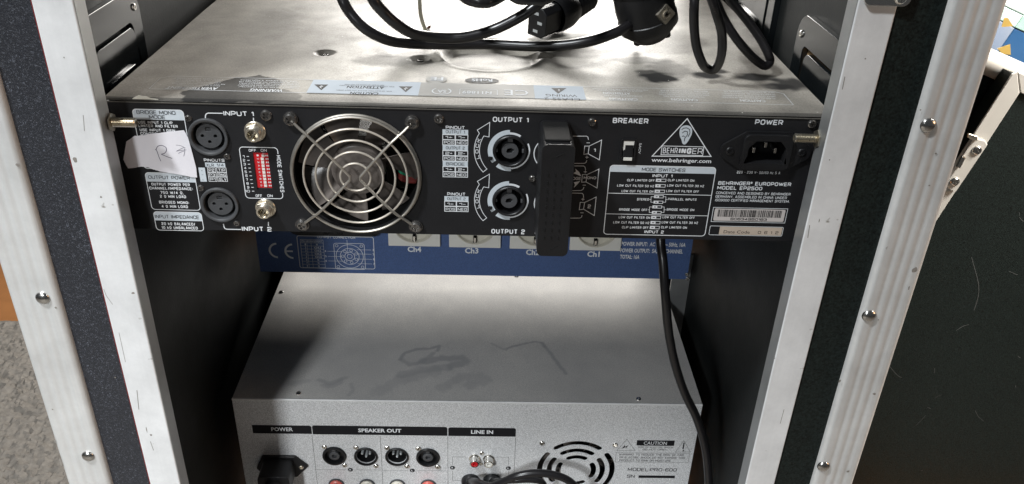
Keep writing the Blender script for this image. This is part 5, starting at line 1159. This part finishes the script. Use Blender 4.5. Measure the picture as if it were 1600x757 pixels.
# kettle connector: face towards lower left
def frame_from(o, xaxis, zaxis):
    z = zaxis.normalized(); x = (xaxis - z * xaxis.dot(z)).normalized(); y = z.cross(x)
    return Matrix(((x.x, y.x, z.x, o.x), (x.y, y.y, z.y, o.y), (x.z, y.z, z.z, o.z), (0, 0, 0, 1)))
yk = .150
pA = lambda px, py, y=yk: hit(px, py, 1, y)
c = pA(839, 36); up = (pA(843, 14) - pA(836, 54)).normalized(); rt = (pA(850, 33) - pA(828, 35)).normalized()
toward = (-_fw * .62 - _rt * .62 - _up * .42).normalized()
Fk = frame_from(c, up.cross(toward) * 1.0, toward)
hgt, wid = .0098, .0135
Fk = frame_from(c, up, toward)     # local x runs along the long side of the face
face = [(-.0115, .0085), (.0115, .0085), (.0115, -.0045), (.0075, -.0085), (-.0075, -.0085), (-.0115, -.0045)]
hs = [[(a - .0018, b - .0011), (a + .0018, b - .0011), (a + .0018, b + .0011), (a - .0018, b + .0011)] for a, b in ((-.0066, -.001), (.0001, .0030), (.0066, -.001))]
hs = [[(a - .0009, b - .0022), (a + .0009, b - .0022), (a + .0009, b + .0022), (a - .0009, b + .0022)] for a, b in ((-.0066, .001), (.0001, -.0024), (.0066, .001))]
mb = MB(); mb.plate(face, (), -.019, 0); kc = mb.build('kettle_connector', 'plast', lead, local=True, Mw=Fk, bevel=.0007, smooth=True)
for a_, b_ in ((-.0068, .001), (.0001, -.0026), (.0068, .001)): MB().box(a_ - .0011, a_ + .0011, b_ - .0021, b_ + .0021, -.001, .0002).build('contact_slot', 'contact', kc, local=True, Mw=Fk)
mb = MB(); prof = [(.0125, -.019), (.0138, -.024), (.0134, -.034), (.0112, -.042)]
for i in range(6): prof += [(.0105 - i * .0006, -.043 - i * .005), (.0088 - i * .0006, -.0445 - i * .005), (.0088 - i * .0006, -.0465 - i * .005)]
mb.lathe(0, 0, prof, 20); mb.build('connector_grip', 'plast', kc, local=True, Mw=Fk, smooth=True)
# schuko plug: dark body, round pin side down, earth contact on its side
c = pA(1009, 17, .125); axis = (pA(1022, 66, .125) - pA(1010, 4, .125)).normalized()
ax2 = (axis + _fw * .30 + _rt * .10).normalized()
Fs = frame_from(c, _rt, ax2) @ Matrix.Diagonal((1.16, 1.0, 1.0, 1.0))
mb = MB(); mb.lathe(0, 0, [(.0095, -.034), (.0150, -.026), (.0175, -.018), (.0182, -.006), (.0180, .004), (.0186, .0045), (.0184, .0120), (.0100, .0225), (.0001, .0225)], 36, a0=.1)
for z_ in (-.030, -.0265, -.023): mb.lathe(0, 0, [(.0100 + (z_ + .034) * .66, z_ - .0008), (.0118 + (z_ + .034) * .66, z_), (.0100 + (z_ + .034) * .66, z_ + .0012)], 30)
mb.box(-.0050, .0050, -.0192, -.0150, -.018, .0025)
sk2 = mb.build('mains_plug', 'plast', lead, local=True, Mw=Fs, smooth=True)
out = -_fw * .93 + _rt * .28
out = (out - ax2 * out.dot(ax2)).normalized()
Fe = frame_from(Fs @ V3((0.002, 0, -.0015)) + out * .0180, ax2.cross(out) + ax2 * .5, out)
mb = MB(); mb.plate(rrect(-.0052, .0052, -.0056, .0056, .0006, 2), [circle(0, 0, .0019, 16)], -.001, .0012); mb.lathe(0, 0, [(.0030, .0012), (.0030, .0020), (.0020, .0021), (.0019, 0)], 18); mb.build('earth_contact', 'brass', sk2, local=True, Mw=Fe)
mb = MB()
for k in (-1, 1): mb.lathe(k * .0095, 0, [(.0023, .0215), (.0023, .0245), (.0017, .0255), (.0001, .0258)], 14)
mb.build('plug_pin', 'plast', sk2, local=True, Mw=Fs, smooth=True)
# yellowed bell wire and a crumb on the lid
o = MB().tube(ease([HK + V3((-.012, -.01, 0)), Hz(652, -30, .06), Hz(655.5, 0, .040), Hz(657, 20, .026), Hz(660, 34, .015), Hz(664.5, 47, .006), Hz(667, 55, .0016)]), .0014, 8, smooth=6).build('bell_wire', 'wirew', smooth=True); tag(o, 'thin yellowed wire hanging down behind the black lead', 'wire')
c = Hz(668.5, 43.5, .001); mb = MB()
mb.add([(c.x - .0018, c.y - .0008, .0002), (c.x + .0004, c.y - .0014, .0002), (c.x + .0020, c.y + .0012, .0004), (c.x - .0002, c.y + .0016, .0002), (c.x + .0004, c.y, .0022), (c.x + .0022, c.y + .0016, .0026)], [(0, 1, 4), (1, 2, 4), (2, 5, 4), (2, 3, 5), (3, 4, 5), (3, 0, 4)])
tag(mb.build('crumb', 'crumb'), 'tiny brown crumb beside the yellowed wire on the lid', 'crumb')

# ================================================================== BESIDE THE CASE
P0 = CAM + ray(1586, 130).normalized() * 1.25; nn = V3((-.12, -.99, .08)).normalized()
e1 = None
def mk_plane(P, n, toward_px):
    V_ = V3((0, 0, 1)) - n * n.z; V_.normalize(); U_ = V_.cross(n); return Plane(P, U_, V_)
LP = mk_plane(P0, nn, None); lu = LP.uv
lidt = thing('case_lid', 'black lid with a bare silver rim leaning beside the case', 'case lid', LP.at(0, -.64, 0))
o0, o1 = lu(1570.7, 124), lu(1519, 205); dl = Vector(o1) - Vector(o0); dl.normalize(); dr = (Vector(lu(1600, 116)) - Vector(lu(1587, 112))).normalized()
dr = Vector((-dl.y, dl.x)); dr = dr if dr.x > 0 else -dr
corner = Vector(lu(1583, 110)); Lh, Lw_ = .60, .60
dn = dl
pt = lambda a, b: tuple(corner + dr * a + dn * b)
MB(LP.M).plate([pt(.004, .004), pt(Lw_, .004), pt(Lw_, Lh + .3), pt(.004, Lh)], (), -.035, 0).build('lid_panel', 'lamdark', lidt)
bw_ = Vector(lu(1540, 218.5)) - Vector(lu(1519, 205)); rim = abs(bw_.dot(dr)); 
mb = MB(LP.M); mb.plate([pt(0.004, 0), pt(rim, rim + .0), pt(rim, Lh - .01), pt(0, Lh - .01), pt(0, .004)], (), .0004, .004); mb.build('rim_angle', 'lidalu', lidt, bevel=.001)
mb = MB(LP.M); mb.plate([pt(.0046, -.0004), pt(rim + .0006, rim - .0006), pt(Lw_, rim - .0006), pt(Lw_, -.0004)], (), .0004, .004); mb.build('rim_angle', 'lidalu', lidt, bevel=.001)
c = [lu(*q) for q in ((1517, 213), (1535, 216.5), (1539, 223), (1490, 296), (1480, 293), (1474, 285))]
mb = MB(LP.M); mb.plate(c, (), .004, .009); lt = mb.build('latch', 'lidalu', lidt, bevel=.0012, bseg=2)
for q in ((1522, 231.5), (1488, 280)): screw(lt, LP.frame(*lu(*q), .009), .0060, .003, 'chrome')
c = lu(1515, 211); mb = MB(LP.M); mb.plate([lu(*q) for q in ((1507, 204), (1522, 209), (1521, 217), (1506, 211))], (), .009, .013); mb.build('latch_hook', 'bolt', lt, bevel=.001)
mb = MB(LP.M); mb.plate([lu(*q) for q in ((1498, 239), (1503, 241), (1494, 259), (1489, 257))], (), .009, .014); mb.build('latch_lever', 'chrome', lt, bevel=.001)
# scratches on the lid
mb = MB(LP.M)
for pts in (((1518, 402), (1523, 420), (1529, 445), (1528, 465), (1522, 485)), ((1494, 517), (1503, 511), (1514, 507)), ((1388, 570), (1396, 580), (1404, 588), (1409, 590)), ((1577, 424), (1590, 430))): mb.stroke([tuple(q.to_2d()) for q in spline([V3((*lu(*p), 0)) for p in pts], 6)], .0007, .00012)
rl = random.Random(5)
for i in range(12):
    x, y = rl.uniform(1400, 1598), rl.uniform(330, 750)
    if x < 1478 - (y - 350) * .31 + 12: continue
    a = rl.uniform(-1.2, 1.9); L_ = rl.choice((3, 5, 8, 12, 22)); k = rl.uniform(-.4, .4)
    P = [(x + L_ * t * math.cos(a + k * t), y + L_ * t * math.sin(a + k * t)) for t in (0, .5, 1)]
    mb.stroke([lu(*p) for p in P], rl.uniform(.0003, .0007), .00012)
kind(mb.build('scratch', 'scratch', lidt), 'stuff')
# another case behind, with its tubular edge
C0 = Plane((0, .575, 0), (1, 0, 0), (0, 0, 1))
a, b = C0.uv(1548, 94), C0.uv(1602, 118); sl_ = (b[1] - a[1]) / (b[0] - a[0])
bc = thing('equipment_case', 'dark case with a rounded silver top edge standing behind the lid', 'case', (1.05, .60, FZ))
xa, xb = .80, 1.45; zf = lambda x: a[1] + (x - a[0]) * sl_
mb = MB(); za, zb_ = zf(xa), zf(xb)
mb.add([(xa, .575, za), (xb, .575, zb_), (xb, .575, FZ), (xa, .575, FZ), (xa, .85, za), (xb, .85, zb_), (xb, .85, FZ), (xa, .85, FZ)], [(3, 2, 1, 0), (0, 1, 5, 4), (1, 2, 6, 5), (3, 0, 4, 7), (4, 5, 6, 7)])
mb.build('case_body', 'lamdark', bc)
MB().tube([(xa, .577, za - .004), (xb, .577, zb_ - .004)], .0165, 16).build('edge_tube', 'lidalu', bc, smooth=True)
# colourful carton on top of it
cp = Plane((0, .66, 0), V3((1, 0, sl_)), V3((-sl_, 0, 1))); cq = cp.uv
bx_ = thing('carton', 'blue and mint printed carton standing on the far case', 'carton', cp.at(cq(1600, 88)[0], cq(1600, 88)[1], -.03))
p0, p1 = cq(1555, 88), cq(1640, 95)
vt, vm1, vm2, vb = cq(1590, 2)[1], cq(1580, 16)[1], cq(1580, 42)[1], cq(1580, 85)[1] - .02
MB(cp.M).box(p0[0], p0[0] + .16, vm2, vb, -.10, 0).build('blue_panel', 'blueprint', bx_, bevel=.001)
MB(cp.M).box(p0[0] - .001, p0[0] + .161, vm2 + .001, vm1, -.10, .001).build('mint_panel', 'mint', bx_, bevel=.001)
MB(cp.M).box(p0[0] + .004, p0[0] + .155, vm1 + .001, vt + .02, -.10, -.004).build('white_flap', 'boxw', bx_, bevel=.002)
mb = MB(cp.M); mb.plate([cq(*q) for q in ((1558, 76), (1578, 69), (1579, 86), (1566, 84))], (), .0002, .0009); mb.plate([cq(*q) for q in ((1564, 42), (1568, 28), (1574, 28), (1582, 41))], (), .0012, .0018); mb.build('yellow_patch', 'yellow', bx_)
